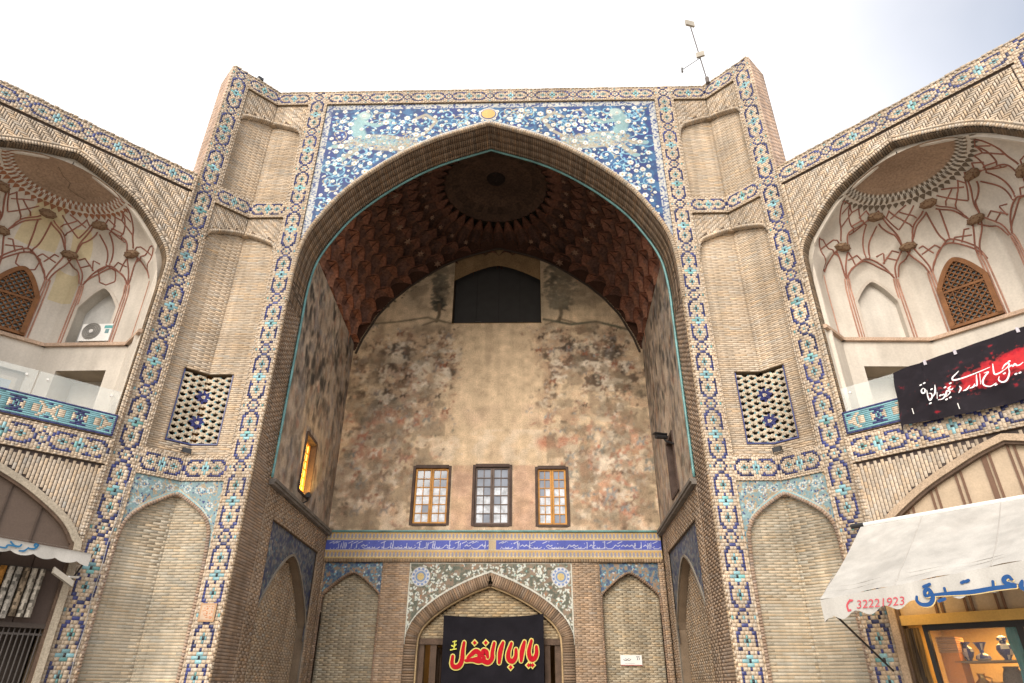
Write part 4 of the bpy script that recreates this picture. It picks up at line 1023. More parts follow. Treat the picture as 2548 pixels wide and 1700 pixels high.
# --- tile grilles set in the long niches
for sd in (-1, 1):
    for isA, fr in ((True, FA[sd]), (False, FB[sd])):
        lo, hi = (-.46, .414 * .21) if isA else (-.414 * .21, .43)
        W0 = -.21; px = .0235; u0 = -.445 if isA else lo; un = hi if isA else .415; fc_ = hi if isA else lo
        nx = int(round((un - u0) / px)); ny = int(1.50 / px); z0 = 5.92
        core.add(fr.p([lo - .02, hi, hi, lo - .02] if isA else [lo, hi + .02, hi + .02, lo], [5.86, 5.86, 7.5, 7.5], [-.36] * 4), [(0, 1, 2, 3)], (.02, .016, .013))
        for v in (5.88, 7.46): core.add(fr.p([lo, hi, hi, lo], [v] * 4, [-.36, -.36, -.18, -.18]), [(0, 1, 2, 3)], (.16, .12, .08))
        e = lo if isA else hi; core.add(fr.p([e] * 4, [5.88, 7.46, 7.46, 5.88], [-.36, -.36, -.18, -.18]), [(0, 1, 2, 3)], (.3, .22, .15))
        for y in range(ny):
            x = 0; row = []
            for x in range(nx):
                ux = u0 + (x + .5) * px - fc_; vz = z0 + (y + .5) * px
                gx = int(math.floor(abs(ux) / px)); gx = gx if isA else gx + 3
                a, b = gx % 6, (y + (3 if (gx // 6) % 2 else 0)) % 6
                hole = (b in (2, 3) and a < 5) or (a in (1, 2, 3) and b in (1, 2, 3, 4))
                hole = hole and not (a in (1, 3) and b in (1, 4) and (a + b) % 2)
                k = 'c'
                if a == 5 and b in (0, 5): k = 't'
                for zc in (6.38, 6.94):
                    r = math.hypot(ux, vz - zc); an = math.atan2(vz - zc, ux); rr_ = .125 + .03 * math.cos(8 * an)
                    if r < rr_: k = 'n'; hole = False
                    if r < .04: k = 'c'
                row.append('h' if hole else k)
            x = 0
            while x < nx:
                b = x
                while b < nx and row[b] == row[x] and (b - x < 6): b += 1
                if row[x] != 'h':
                    c = {'c': np.array([.64, .55, .42]), 't': TURQ * 1.2, 'n': NAVY * 1.6}[row[x]]
                    addb('portal', 'grille_tile', fr, u0 + x * px, u0 + b * px, z0 + y * px + .001, z0 + (y + 1) * px - .001, W0 - .04, W0 + random.uniform(-.002, .002), cglz(c, .12))
                x = b
        mb = MB(); eu = (-.459, -.432) if isA else (.402, .429)
        mb.box(fr, *eu, 5.885, 7.44, W0 - .04, W0 + .025, tuple(NAVY * 1.3)); mb.box(fr, *((-.45, hi) if isA else (lo, .42)), 5.885, 5.915, W0 - .04, W0 + .03, tuple(NAVY * 1.3))
        mb.out_each('grille_frame', M['glaze'], portal)
core.add([(-7, 6.9, 0), (-2, 6.9, 0), (-2, 6.9, 3.2), (1.9, 6.9, 3.2), (1.9, 6.9, 0), (7, 6.9, 0), (7, 6.9, 16.1), (-7, 6.9, 16.1)], [(0, 1, 2, 7), (2, 3, 6, 7), (3, 4, 5, 6)], (.2, .15, .1))
core.add([(-6.8, .5, 16.02), (6.8, .5, 16.02), (6.8, 6.95, 16.02), (-6.8, 6.95, 16.02)], [(0, 1, 2, 3)], (.2, .15, .1))
core.out('wall_core', M['mortar'], portal)
# small painted plaque on the left inner band
mb = MB(); mb.box(FF, -4.80, -4.52, 2.60, 2.90, .0, .03, (.42, .26, .15)); mb.box(FF, -4.77, -4.55, 2.63, 2.87, .03, .034, (.48, .36, .26))
for k in range(26):
    u, v = random.uniform(-4.75, -4.57), random.uniform(2.65, 2.85); mb.box(FF, u - .012, u + .012, v - .006, v + .006, .034, .036 + k * .00003, (.45, .16, .06))
mb.out('painted_plaque', M['col'], portal)
flush('portal', portal)
# ================================================================== the two wings
M['plaster_col'] = mat('stained_plaster', 'col', .93, .10, 1.1, .06, 25, .2, .15, .10, dirt=.2)
WF = {}
WARCH = crom([(.05, 8.9), (.052, 9.4), (.10, 9.72), (.31, 10.06), (.93, 10.67), (1.62, 11.0), (2.20, 11.20)], 10)
WARCH = np.vstack([WARCH, (WARCH[::-1] * [-1, 1] + [4.40, 0])[1:]])
def warch(u):
    q = u if u <= 2.2 else 4.40 - u
    return np.interp(q, WARCH[:61, 0], WARCH[:61, 1]) if q > .05 else 0
LARCH = crom([(.06, 0), (.06, 2.2), (.07, 3.55), (.14, 3.78), (.41, 4.09), (.97, 4.46), (1.47, 4.70), (1.85, 4.86), (2.20, 4.97)], 10)
LARCH = np.vstack([LARCH, (LARCH[::-1] * [-1, 1] + [4.40, 0])[1:]])
def larch(u):
    q = u if u <= 2.2 else 4.40 - u
    return np.interp(q, LARCH[20:81, 0], LARCH[20:81, 1]) if q > .075 else 0
def lw(fr, u, d, z): return fr.p(u, z, -d)
PLAN = [(.08, .10), (.10, .90), (1.35, 2.20), (3.05, 2.20), (4.30, .90), (4.32, .10)]
def polyr(th):
    """radius of the half octagon seen from (2.2,.2)"""
    c = np.array([2.2, .2]); dr = np.array([-math.cos(th), math.sin(th)]); best = 3
    pl = [(.08, -.6)] + PLAN + [(4.32, -.6)]
    for a, b in zip(pl[:-1], pl[1:]):
        a, b = np.array(a) - c, np.array(b) - c; e = b - a; den = dr[0] * e[1] - dr[1] * e[0]
        if abs(den) < 1e-9: continue
        t = (a[0] * e[1] - a[1] * e[0]) / den; s_ = (a[0] * dr[1] - a[1] * dr[0]) / den
        if t > .2 and -.001 <= s_ <= 1.001: best = min(best, t)
    return best
RTAB = np.array([polyr(t) for t in np.linspace(0, PI, 181)])
ARC1 = [(12, 29, 9.3, 9.93), (29, 59, 9.3, 9.80), (59, 77, 9.3, 9.93), (77, 103, 9.3, 9.84), (103, 121, 9.3, 9.93), (121, 151, 9.3, 9.80), (151, 168, 9.3, 9.93)]
def surf(deg, z):
    """radius of the plaster half dome at an angle and a height"""
    r0 = np.interp(deg, np.arange(181), RTAB)
    q = min(max((z - 8.95) / 1.72, 0), 1); g = 1 - math.sqrt(max(0, 1 - q ** 2.0)) if q < 1 else 1
    g = .55 * g + .45 * q ** 1.7
    bul = 0
    for (a, b, z0, z1) in ARC1:
        if a < deg < b:
            x = abs(2 * (deg - a) / (b - a) - 1); top = z0 + (z1 - z0) * (1 - x ** 1.5)
            if z < top: bul = max(bul, .85 * min(1, (top - z) / .22))
    for (c, zc, da, dz) in ((46, 10.15, 17, .34), (90, 10.18, 17, .34), (134, 10.15, 17, .34), (8, 10.1, 13, .4), (172, 10.1, 13, .4)):
        e = ((deg - c) / da) ** 2 + ((z - zc) / dz) ** 2
        if e < 1: bul = max(bul, .42 * (1 - e) ** .6)
    return r0 + (1.08 - r0) * g * (1 - bul)
def sp(fr, deg, z, off=0.):
    r = surf(deg, z) - off; a = math.radians(deg)
    return fr.p(2.2 - r * math.cos(a), z, -(.2 + r * math.sin(a)))
# rib pattern of the plaster half domes: (angle in degrees, height) polylines on the dome
RIB_RED = [[(18.6, 9.52), (20.8, 9.72), (21.8, 9.89), (25.1, 9.97)], [(22.0, 9.91), (25.6, 9.70), (28.7, 9.34)], [(29.5, 9.89), (28.8, 9.61), (29.2, 9.34)], [(29.7, 9.34), (31.8, 9.51), (42.4, 9.77), (52.6, 9.61), (58.3, 9.35)], [(30.6, 9.44), (33.4, 9.58), (42.6, 9.73), (51.7, 9.57), (57.8, 9.41)], [(65.7, 9.91), (60.2, 9.61), (59.4, 9.35)], [(70.6, 9.87), (63.1, 9.65), (60.9, 9.39)], [(68.4, 9.91), (74.8, 9.52), (76.9, 9.29)], [(72.6, 9.90), (77.1, 9.52), (78.1, 9.31)], [(78.4, 9.32), (81.5, 9.53), (91.7, 9.81), (102.2, 9.53), (104.9, 9.18)], [(79.9, 9.43), (84.7, 9.67), (91.5, 9.76), (101.0, 9.49), (104.3, 9.25)], [(29.2, 10.02), (27.8, 10.20), (31.0, 10.31), (43.8, 10.50)], [(28.9, 10.21), (41.7, 10.47), (47.8, 10.49)], [(43.1, 10.44), (42.4, 10.15), (42.0, 9.79)], [(51.5, 10.42), (46.8, 10.15), (44.7, 9.78)], [(55.0, 10.49), (64.4, 10.22), (66.6, 10.03)], [(52.5, 10.44), (62.9, 10.21), (66.9, 9.99)], [(72.3, 9.95), (76.1, 10.30), (85.4, 10.48)], [(73.2, 10.03), (78.1, 10.30), (86.7, 10.45)], [(86.6, 10.46), (88.1, 10.03), (90.3, 9.81)], [(94.9, 10.42), (93.6, 10.19), (93.0, 9.81)], [(8.7, 10.13), (10.7, 9.84), (18.5, 9.54)], [(9.1, 10.11), (13.2, 10.12), (23.1, 9.83)], [(10.8, 9.88), (19.8, 10.14), (23.5, 10.04)], [(30.1, 9.89), (32.8, 9.77), (34.7, 9.64)], [(30.1, 9.73), (36.0, 9.83), (38.8, 9.74)], [(49.0, 9.80), (54.2, 9.89), (53.8, 9.66)], [(52.9, 9.66), (59.9, 9.92), (64.1, 9.88)], [(55.4, 9.78), (62.0, 9.73)], [(75.3, 9.85), (77.8, 9.87), (82.1, 9.66)], [(75.9, 9.72), (84.2, 9.80), (86.3, 9.72)], [(8.2, 10.64), (20.3, 10.35), (23.9, 10.09)], [(8.2, 10.64), (18.8, 10.64), (16.5, 10.51)], [(18.8, 10.64), (25.2, 10.56), (21.3, 10.33)], [(19.3, 10.63), (28.9, 10.36), (33.2, 10.31)], [(25.2, 10.56), (30.3, 10.62), (37.1, 10.44)], [(33.7, 10.49), (38.5, 10.60), (44.2, 10.52)], [(29.2, 10.36), (36.9, 10.46), (43.3, 10.44)], [(49.7, 10.60), (57.6, 10.49), (66.1, 10.29)], [(59.5, 10.59), (68.2, 10.46), (75.3, 10.29)], [(61.0, 10.47), (67.8, 10.56), (74.6, 10.61)], [(66.5, 10.29), (72.2, 10.41), (80.4, 10.57)], [(57.6, 10.49), (60.1, 10.59)], [(67.8, 10.56), (79.6, 10.41)]]
def build_wing(sd):
    name = 'right' if sd > 0 else 'left'
    O = np.array([sd * 6.64, -1.0, 0])
    fr = WF[sd] = Fr(O, (sd * S2, -S2, 0), (-sd * S2, -S2, 0))
    reg = 'wing' + name
    root = thing('arcade_wing', 'two-storey brick arcade bay ' + ('with cream tympanum, right of the gate' if sd > 0 else 'with yellowed plaster niche, left of the gate'), 'building', tuple(fr.p(2.2, 0, 0)))
    core = MB()
    # borders and bands
    band(reg, fr, 11.55, 12.0, 0, 4.36, 85, 0, False); band(reg, fr, 5.12, 5.60, 0, 4.36, 85, 0, False)
    for (za, zb, n) in ((0, 5.36, 88), (5.36, 11.78, 110), (11.78, 12.0, 4)): band(reg, fr, 4.36, 4.86, za, zb, n, 20, True)
    # return of the wing against the pier, plain brick edge
    for k in range(int(12 / .056)):
        addb(reg, 'brick', fr, -.035, .0, k * .056 + .004, k * .056 + .052, -.12, .008 if k % 2 else -.006, cbuff(BUFF * .9))
    core.add(fr.p([-.03] * 4, [0, 12, 12, 0], [-.25, -.25, -.02, -.02]), [(0, 1, 2, 3)], (.2, .15, .1))
    # top coping and roof
    for k in range(56):
        u = k * .087
        addb(reg, 'brick', fr, u, u + .083, 12.0, 12.022 + .03 * random.random(), -.3, .012, cbuff(BUFF * .8))
    core.add(fr.p([-.05, 4.9, 4.9, -.05], [12.0] * 4, [0, 0, -3, -3]), [(0, 1, 2, 3)], (.35, .27, .18))
    core.add(fr.p([-.05, 4.9, 4.9, -.05], [0, 0, 12, 12], [-3.2] * 4), [(0, 1, 2, 3)], (.35, .27, .18))
    core.add(fr.p([4.9] * 4, [0, 0, 12, 12], [0, -3.2, -3.2, 0]), [(0, 1, 2, 3)], (.35, .27, .18))
    core.add(fr.p([-.02] * 4, [0, 0, 12, 12], [-.3, -3.2, -3.2, -.3]), [(0, 1, 2, 3)], (.35, .27, .18))
    # upper spandrel : basket weave of pale bricks with dark joints
    herring(reg, fr, .06, 4.30, 9.2, 11.50, lambda u, v: v > warch(u) + .035, .046, -.03, 3, .012, colf=lambda: cbuff(BUFF * 1.04, .09))
    ts = np.linspace(.02, 4.36, 90)
    for a, b in zip(ts[:-1], ts[1:]):
        c = max(warch((a + b) / 2), 8.8 if min(a, 4.4 - b) > .04 else 5.6); c = max(c, 5.6)
        core.add(fr.p([a, b, b, a], [c, c, 11.55, 11.55], [-.050] * 4), [(0, 1, 2, 3)], (.10, .078, .066))
    core.add(fr.p([0, 4.36, 4.36, 0], [11.55] * 4, [-.06, -.06, 0, 0]), [(0, 1, 2, 3)], (.12, .09, .07))
    for (u0, u1) in ((.0, .05), (4.31, 4.36)):
        for k in range(int(5.9 / .056)):
            addb(reg, 'brick', fr, u0, u1, 5.62 + k * .056, 5.62 + k * .056 + .050, -.1, -.0 + (.006 if k % 2 else -.006), cbuff(BUFF))
    jam = np.vstack([[(.05, 5.6)], [(.05, 7.3)], WARCH, [(4.35, 7.3)], [(4.35, 5.6)]])
    archrow(reg, fr, WARCH, .050, .0, .055, -.06, -.006, lambda: cbuff(BUFF * 1.02), gap=.012, alt=.004)
    archrow(reg, fr, WARCH, .16, .058, .085, -.06, -.020, lambda: cbuff(BUFF * .45), gap=.004)
    archrow(reg, fr, WARCH, .15, .088, .125, -.06, -.014, lambda: cbuff(BUFF * 1.02), gap=.006)
    # dark soffit of the arch
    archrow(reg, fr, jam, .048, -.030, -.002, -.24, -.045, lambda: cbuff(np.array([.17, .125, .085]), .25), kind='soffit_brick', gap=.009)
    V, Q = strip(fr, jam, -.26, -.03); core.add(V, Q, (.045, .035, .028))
    V, Q = ribbon(fr, jam, -.10, -.03, -.30, -.24); pl = mk('plaster_arch_edge', V, Q, M['plaster'], root)
    def fac(i): # frame on plan facet i
        a, b = np.array(PLAN[i]), np.array(PLAN[i + 1]); A, B = fr.p(a[0], 0, -a[1]), fr.p(b[0], 0, -b[1]); t = (B - A); L = np.linalg.norm(t); t /= L
        n = np.cross(t, Z3); c = fr.p(2.2, 0, -.2) - A
        if n @ c < 0: n = -n
        return Fr(A, t, n), L
    # plaster half dome
    zz = np.r_[np.linspace(7.9, 9.5, 41), np.linspace(9.54, 10.67, 30)]; nz = len(zz); dgs = np.linspace(0, 180, 181)
    P = np.array([[sp(fr, dg, z) for z in zz] for dg in dgs])
    Q, cl = [], []
    f1_, L1_ = fac(1); f3_, L3_ = fac(3)
    for i in range(180):
        for k in range(nz - 1):
            z = (zz[k] + zz[k + 1]) / 2; dg = i + .5
            if z < 9.4 and (18 < dg < 68 or 112 < dg < 162):
                f, L = (f1_, L1_) if dg < 90 else (f3_, L3_)
                uu = ((P[i, k] + P[i + 1, k]) / 2 - f.O) @ f.t - (L / 2 + (.07 if dg < 90 else -.07))
                if abs(uu) < .44 and z < 8.80 + .50 * (1 - (abs(uu) / .44) ** 1.5) - .01: continue
            Q.append((i * nz + k, i * nz + k + 1, (i + 1) * nz + k + 1, (i + 1) * nz + k))
            yl = sd < 0 and (57 < dg < 70 and 9.9 < z < 10.45 or 78 < dg < 102 and z > 9.9 or 62 < dg < 74 and 8.9 < z < 9.6)
            cl.append((.60, .51, .33) if yl else (.60, .55, .48))
    mk('half_dome', P.reshape(-1, 3), np.array(Q), M['plaster_col'], root, col=np.array(cl))
    # front closing piece between the soffit and the dome
    rr = [1.09, .8, .5, .2, .01]; hh = [10.665, 10.84, 10.95, 11.0, 11.01]
    A = np.vstack([[(.05, 7.9)], WARCH[WARCH[:, 1] > 8.9][:len(WARCH) // 2 + 1]]); A = A[A[:, 0] <= 2.2001]
    D = np.array([(2.2 - surf(0, z), z) for z in np.linspace(7.9, 10.66, 40)] + [(2.2 - r, h) for r, h in zip(rr, hh)])
    def rs(Pq, n=50):
        d = np.r_[0, np.cumsum(np.linalg.norm(np.diff(Pq, axis=0), axis=1))]; q = np.linspace(0, d[-1], n); return np.stack([np.interp(q, d, Pq[:, 0]), np.interp(q, d, Pq[:, 1])], 1)
    A, D = rs(A), rs(D); mb = MB()
    for m_ in (0, 1):
        a, e = (A, D) if m_ == 0 else (A * [-1, 1] + [4.4, 0], D * [-1, 1] + [4.4, 0])
        mb.grid(np.stack([fr.p(a[:, 0], a[:, 1] + .02, -.25), fr.p(e[:, 0], e[:, 1], -.205)]), (.50, .45, .38))
    mb.out('plaster_reveal', M['plaster_col'], root)
    # crown cap: bare plaster
    th = np.radians(np.linspace(0, 180, 53)); mb = MB()
    P = [[fr.p(2.2 - r * math.cos(t), h, -(.2 + r * math.sin(t))) for t in th] for r, h in zip(rr, hh)]
    for i in range(4):
        for j in range(52): mb.add([P[i][j], P[i][j + 1], P[i + 1][j + 1], P[i + 1][j]], [(0, 1, 2, 3)])
    mb.out('crown_cap', M['cap'], root, smooth=True)
    if sd < 0:                                             # long crack
        mb = MB(); pts = [fr.p(2.2 + x, 10.86 - abs(x) * .10, -(.2 + y)) for x, y in ((.2, .02), (.05, .3), (-.1, .42), (-.1, .62), (-.25, .7), (-.45, .72), (-.55, .9))]
        mb.tube(np.array(pts) - [0, 0, .01], .006, 4, (.12, .08, .05)); mb.out('crack', M['col'], root)
    # star edge of the crown : alternating pale and dark plates
    dark = (.15, .12, .09) if sd > 0 else (.30, .135, .075)
    st = MB(); NS = 30; da = 180 / NS
    def pt(dg, t, off=.016):
        dg = min(max(dg, 0), 180)
        if t <= 0:
            lo_, hi_ = 10.0, 10.665
            for _ in range(14):
                m_ = (lo_ + hi_) / 2
                if surf(dg, m_) > 1.08 - t: lo_ = m_
                else: hi_ = m_
            return sp(fr, dg, hi_, off)
        r = 1.08 - t; a = math.radians(dg); return fr.p(2.2 - r * math.cos(a), np.interp(-r, [-x for x in rr], hh) - off, -(.2 + r * math.sin(a)))
    for k in range(NS + 1):
        for (t0, ph, c_) in ((.085, 0, dark), (.085, .5, (.62, .58, .51)), (-.01, .5, dark), (-.01, 0, (.62, .58, .51)), (-.105, 0, dark)):
            d0 = (k + ph) * da; hw = .49 * da; h = .09
            st.add([pt(d0 - hw, t0), pt(d0 - hw * .45, t0 + h * .55), pt(d0, t0 + h), pt(d0 + hw * .45, t0 + h * .55), pt(d0 + hw, t0), pt(d0, t0 - h)], [(0, 1, 2, 3, 4, 5)], c_)
    st.out_each('star_plate', M['plaster_col'], root)
    # ribs
    def rib(name, pts, r, mt, n=10):
        Pp = resample(crom(pts, 6), 2.2 if False else .9) if False else crom(pts, n)
        mb = MB(); mb.tube(np.array([sp(fr, min(max(a, 0), 180), z, .004) for a, z in Pp]), r, 5); mb.out(name, mt, root)
    for c in (29.4, 59.0, 77.0, 103.0, 121.0, 150.6):
        for dd in (-1.5, 0, 1.5):
            rib('rib', [(c + dd, 7.92), (c + dd, 8.6), (c + dd * .8, 9.34)], .017, M['rib_pale'], 3)
    for c in (17, 163): rib('rib', [(c, 7.92), (c, 8.7), (c, 9.42)], .014, M['rib_pale'], 3)
    RR = M['rib_red']
    def seg(a, b): rib('rib', [a, ((a[0] + b[0]) / 2, (a[1] + b[1]) / 2), b], .015, RR, 4)
    for l in RIB_RED:
        m_ = sum(p[0] for p in l) / len(l)
        straight = len(l) <= 3 and max(p[1] for p in l) - min(p[1] for p in l) < .42 and (m_ < 24 or min(p[1] for p in l) > 10.2 or max(p[1] for p in l) < 9.95)
        if straight:
            q_ = []
            for p0_, p1_ in zip(l[:-1], l[1:]): q_ += [(p0_[0] + (p1_[0] - p0_[0]) * t, p0_[1] + (p1_[1] - p0_[1]) * t) for t in np.linspace(0, 1, 7)[:-1]]
            l = q_ + [l[-1]]
        rib('rib', l, .0155 if straight else .0175, RR, 1 if straight else 6)
        if m_ < 87: rib('rib', [(180 - a, z) for a, z in l], .0155 if straight else .0175, RR, 1 if straight else 6)
    B1 = [(25.6, 9.95), (69.7, 9.93), (110.3, 9.93), (154.4, 9.95)]; B2 = [(48.4, 10.49), (91, 10.51), (132, 10.49)]
    if sd < 0:                                              # hexagon bands over the niches
        for c, z1 in ((44, 9.78), (90, 9.80), (136, 9.78)):
            hx = [(c, z1), (c - 6, z1 - .13), (c - 5, z1 - .33), (c, z1 - .41), (c + 5, z1 - .33), (c + 6, z1 - .13), (c, z1)]
            for a, b in zip(hx[:-1], hx[1:]): seg(a, b)
    # net-vaulted brown bosses
    for (dg, z) in B1 + B2:
        mb = MB(); n = 8; p = sp(fr, dg, z, .04); q = sp(fr, dg, z + .05, -.05)
        a = math.radians(dg); outw = fr.p(2.2, z, -.2) - p; outw[2] = 0; outw /= np.linalg.norm(outw); tg = np.array([-outw[1], outw[0], 0])
        ring0 = [p + .17 * math.cos(2 * PI * k / n) * tg + .10 * math.sin(2 * PI * k / n) * (Z3 * .75 + outw * .6) + outw * .03 for k in range(n)]
        ring1 = [p + .11 * math.cos(2 * PI * k / n) * tg + .05 * math.sin(2 * PI * k / n) * (Z3 * .75 + outw * .6) + outw * .07 - Z3 * .03 for k in range(n)]
        ring2 = [r_ - outw * .25 + Z3 * .12 for r_ in ring0]
        mb.add(ring2 + ring0 + ring1, [(r * n + k, r * n + (k + 1) % n, (r + 1) * n + (k + 1) % n, (r + 1) * n + k) for r in (0, 1) for k in range(n)] + [tuple(2 * n + k for k in range(n))], (.24, .16, .10))
        for k in range(0, n, 1):
            mb.tube([ring0[k], ring1[(k + 2) % n]], .012, 4, (.14, .07, .045))
        mb.out('net_boss', M['plaster_col'], root)
    # ledge, lower walls, blind arches in the diagonal facets
    ld = MB(); lowm = MB()
    for i in range(5):
        f, L = fac(i)
        ld.box(f, -.02, L + .02, 7.83, 7.90, -.05, .07); ld.box(f, -.02, L + .02, 7.90, 7.915, -.05, .045)
        if i in (1, 3):
            a, b, c = (.30, 1.36, 7.28) if (i == 1) else (.44, 1.5, 7.28)
            for q in ((0, a, 5.5, 7.83), (b, L, 5.5, 7.83), (a, b, c, 7.83)): lowm.add(f.p([q[0], q[1], q[1], q[0]], [q[2], q[2], q[3], q[3]], 0), [(0, 1, 2, 3)], (.60, .55, .48))
            for e in (a, b): lowm.add(f.p([e] * 4, [5.5, c, c, 5.5], [0, 0, -.55, -.55]), [(0, 1, 2, 3)], (.52, .47, .40))
            lowm.add(f.p([a, b, b, a], [c] * 4, [0, 0, -.55, -.55]), [(0, 1, 2, 3)], (.46, .40, .32)); lowm.add(f.p([a, b, b, a], [5.5, 5.5, c, c], [-.55] * 4), [(0, 1, 2, 3)], (.56, .52, .46))
        elif i == 2:
            for q in ((0, .12, 5.5, 7.83), (L - .12, L, 5.5, 7.83), (.12, L - .12, 7.2, 7.83)): lowm.add(f.p([q[0], q[1], q[1], q[0]], [q[2], q[2], q[3], q[3]], 0), [(0, 1, 2, 3)], (.60, .55, .48))
        else: lowm.add(f.p([0, L, L, 0], [5.5, 5.5, 7.83, 7.83], 0), [(0, 1, 2, 3)], (.60, .55, .48))
        if i in (1, 3):
            # sunk arched panel
            c = L / 2 + (.07 if i == 1 else -.07); hw = .44; cu = [(c - hw, 7.905), (c - hw, 8.79)] + [(c + x * hw, 8.80 + .50 * (1 - abs(x) ** 1.5)) for x in np.linspace(-.98, .98, 15)] + [(c + hw, 8.79), (c + hw, 7.905)]
            mb = MB(); n = len(cu); V = np.vstack([f.p(np.array(cu)[:, 0], np.array(cu)[:, 1], .015), f.p(np.array(cu)[:, 0], np.array(cu)[:, 1], -.30)])
            mb.add(V, [(k, k + 1, n + k + 1, n + k) for k in range(n - 1)], (.50, .46, .40))
            cu2 = np.array(cu)
            mb.add(f.p(cu2[:, 0], cu2[:, 1], -.13 if sd > 0 else -.28), [tuple(range(n))], (.60, .56, .50) if sd > 0 else (.52, .51, .48))
            V, Q = ribbon(f, cu2, -.02, .045, -.01, .02); mb.add(V, Q, (.56, .50, .43))
            mb.out('blind_arch', M['plaster_col'], root)
    ld.out('plaster_ledge', mat('pinkish_ledge', (.46, .33, .24), .9, .15), root); lowm.out('lower_wall', M['plaster_col'], root)
    # openings cut visually by deep panels: dome surface behind blind arches is pushed out above
    f2, L2 = fac(2)
    wd = window(.30, L2 - .30, 5.6, 7.12, 'honey', f2, root, dep=-.10) if sd > 0 else None
    if sd < 0:
        mb = MB(); mb.box(f2, .12, L2 - .12, 5.5, 7.2, -.16, -.12, (.42, .36, .30)); 
        for q in range(2):
            mb.box(f2, .22 + q * .65, .78 + q * .65, 5.6, 7.08, -.12, -.09, (.50, .44, .36)); mb.box(f2, .30 + q * .65, .70 + q * .65, 5.7, 7.0, -.09, -.085, (.34, .42, .48))
        mb.out('gallery_door', M['col'], root)
    # wooden lattice window in the middle
    f = f2; c = L2 / 2; hw = .44; vs = [(c - hw, 7.94), (c - hw, 8.85)] + [(c + x * hw, 8.85 + .58 * (1 - abs(x) ** 1.7)) for x in np.linspace(-.98, .98, 19)] + [(c + hw, 8.85), (c + hw, 7.94)]
    vs = np.array(vs)
    mb = MB(); V, Q = ribbon(f, vs, -.085, .01, .02, .09); mb.add(V, Q); mb.box(f, c - hw, c + hw, 7.93, 7.99, .02, .09)
    lat = mb.out('lattice_window', M['wood_o'], root)
    mb = MB(); mb.add(f.p(vs[:, 0], vs[:, 1], .012), [tuple(range(len(vs)))]); mb.out('pane', mat('pale_blue_glass', (.22, .30, .33), .15, .2, 3, 0, 1, 0, .5), lat)
    topz = lambda u: 8.85 + .58 * (1 - min(1, abs((u - c) / hw)) ** 1.7)
    bars = MB()
    def clipseg(p, q):
        k = [t for t in np.linspace(0, 1, 5) if abs(p[0] + (q[0] - p[0]) * t - c) < hw - .06 and 7.97 < p[1] + (q[1] - p[1]) * t < topz(p[0] + (q[0] - p[0]) * t) - .06]
        if len(k) < 3: return
        a = np.array(p) + (np.array(q) - p) * min(k); b = np.array(p) + (np.array(q) - p) * max(k)
        stroke_bar(bars, f, a, b, .021, .03, .075)
    gs = .122
    for ix in range(-4, 5):
        for iz in range(0, 13):
            x, z = c + ix * gs, 7.985 + iz * gs
            r = gs * .40; pts = [(x + r * math.cos(PI / 8 + k * PI / 4), z + r * math.sin(PI / 8 + k * PI / 4)) for k in range(8)]
            for k in range(8): clipseg(pts[k], pts[(k + 1) % 8])
            clipseg((x + r * .92, z), (x + gs - r * .92, z)); clipseg((x, z + r * .92), (x, z + gs - r * .92))
    for xx in (-.2, .2): bars.box(f, c + xx - .009, c + xx + .009, 7.97, topz(c + xx) - .05, .035, .07)
    bars.box(f, c - hw + .05, c + hw - .05, 8.72, 8.77, .03, .08)
    bars.out('lattice_bars', M['wood_o'], lat, kind='stuff')
    # balcony floor and tile parapet
    core.add(fr.p([0, 4.4, 4.4, 0], [5.5] * 4, [0, 0, -2.6, -2.6]), [(0, 1, 2, 3)], (.3, .25, .2))
    pu0, pu1, pz0, pz1 = .035, 4.325, 5.625, 6.045
    pc = .0352; nx = int((pu1 - pu0) / pc); ny = 12
    rowp = (pz1 - pz0) / ny; colp = (pu1 - pu0) / nx
    def pcell(x, y):
        if y in (0, ny - 1) or x in (0, nx - 1): return 'n'
        if y in (1, ny - 2) or x in (1, nx - 2): return 't'
        q = (x - 13) % 27; yy = abs(y - 5.5)
        if q < 7:                                        # navy I with a turquoise heart
            a = abs(q - 3)
            if yy > 3: return 'n' if a < 3.5 else 't'
            if yy > 2: return 'n' if a < 1.5 else 't'
            if yy > 1: return 'n' if 1 <= a < 2.5 else ('t' if a < 1 else 'c')
            return 'n' if a == 0 else ('t' if a < 2 else 'c')
        a = abs(q - 16.5)
        if a < 1.2 and yy > 3: return 'n'
        if abs(a - yy * .9 - .8) < 1.3 or (4.4 < a < 7.5 and yy < 2.2): return 'c'
        return 't'
    par = MB()
    for y in range(ny):
        x = 0
        while x < nx:
            k = pcell(x, y); b = x
            while b < nx and pcell(b, y) == k and b - x < (8 if k != 'n' else 4): b += 1
            addb(reg, {'n': 'navy_tile', 't': 'turquoise_tile', 'c': 'brick'}[k], fr, pu0 + x * colp + .002, pu0 + b * colp - .002, pz0 + y * rowp + .002, pz0 + (y + 1) * rowp - .002, -.02, .02 + random.uniform(-.001, .001), cglz({'n': NAVY * 1.1, 't': np.array([.17, .35, .39]), 'c': BUFF}[k], .14))
            x = b
    par.box(fr, pu0, pu1, pz0, pz1, -.16, .01, (.40, .33, .25)); par.out('parapet', M['mortar'], root)
    # lower spandrel : stack bond of upright headers with dark joints
    for x in range(int(4.30 / .058)):
        u = .03 + x * .058
        z = 3.5 + (x % 2) * .055
        while z < 5.02:
            z1 = min(z + .11, 5.09)
            if z > larch(u + .03) + .07 and u + .05 < 4.34: addb(reg, 'brick', fr, u + .001, u + .046, z + .002, z1 - .003, -.07, -.045 + random.uniform(-.002, .002), cbuff(BUFF * .93, .09))
            z += .11
    ts = np.linspace(.02, 4.36, 90)
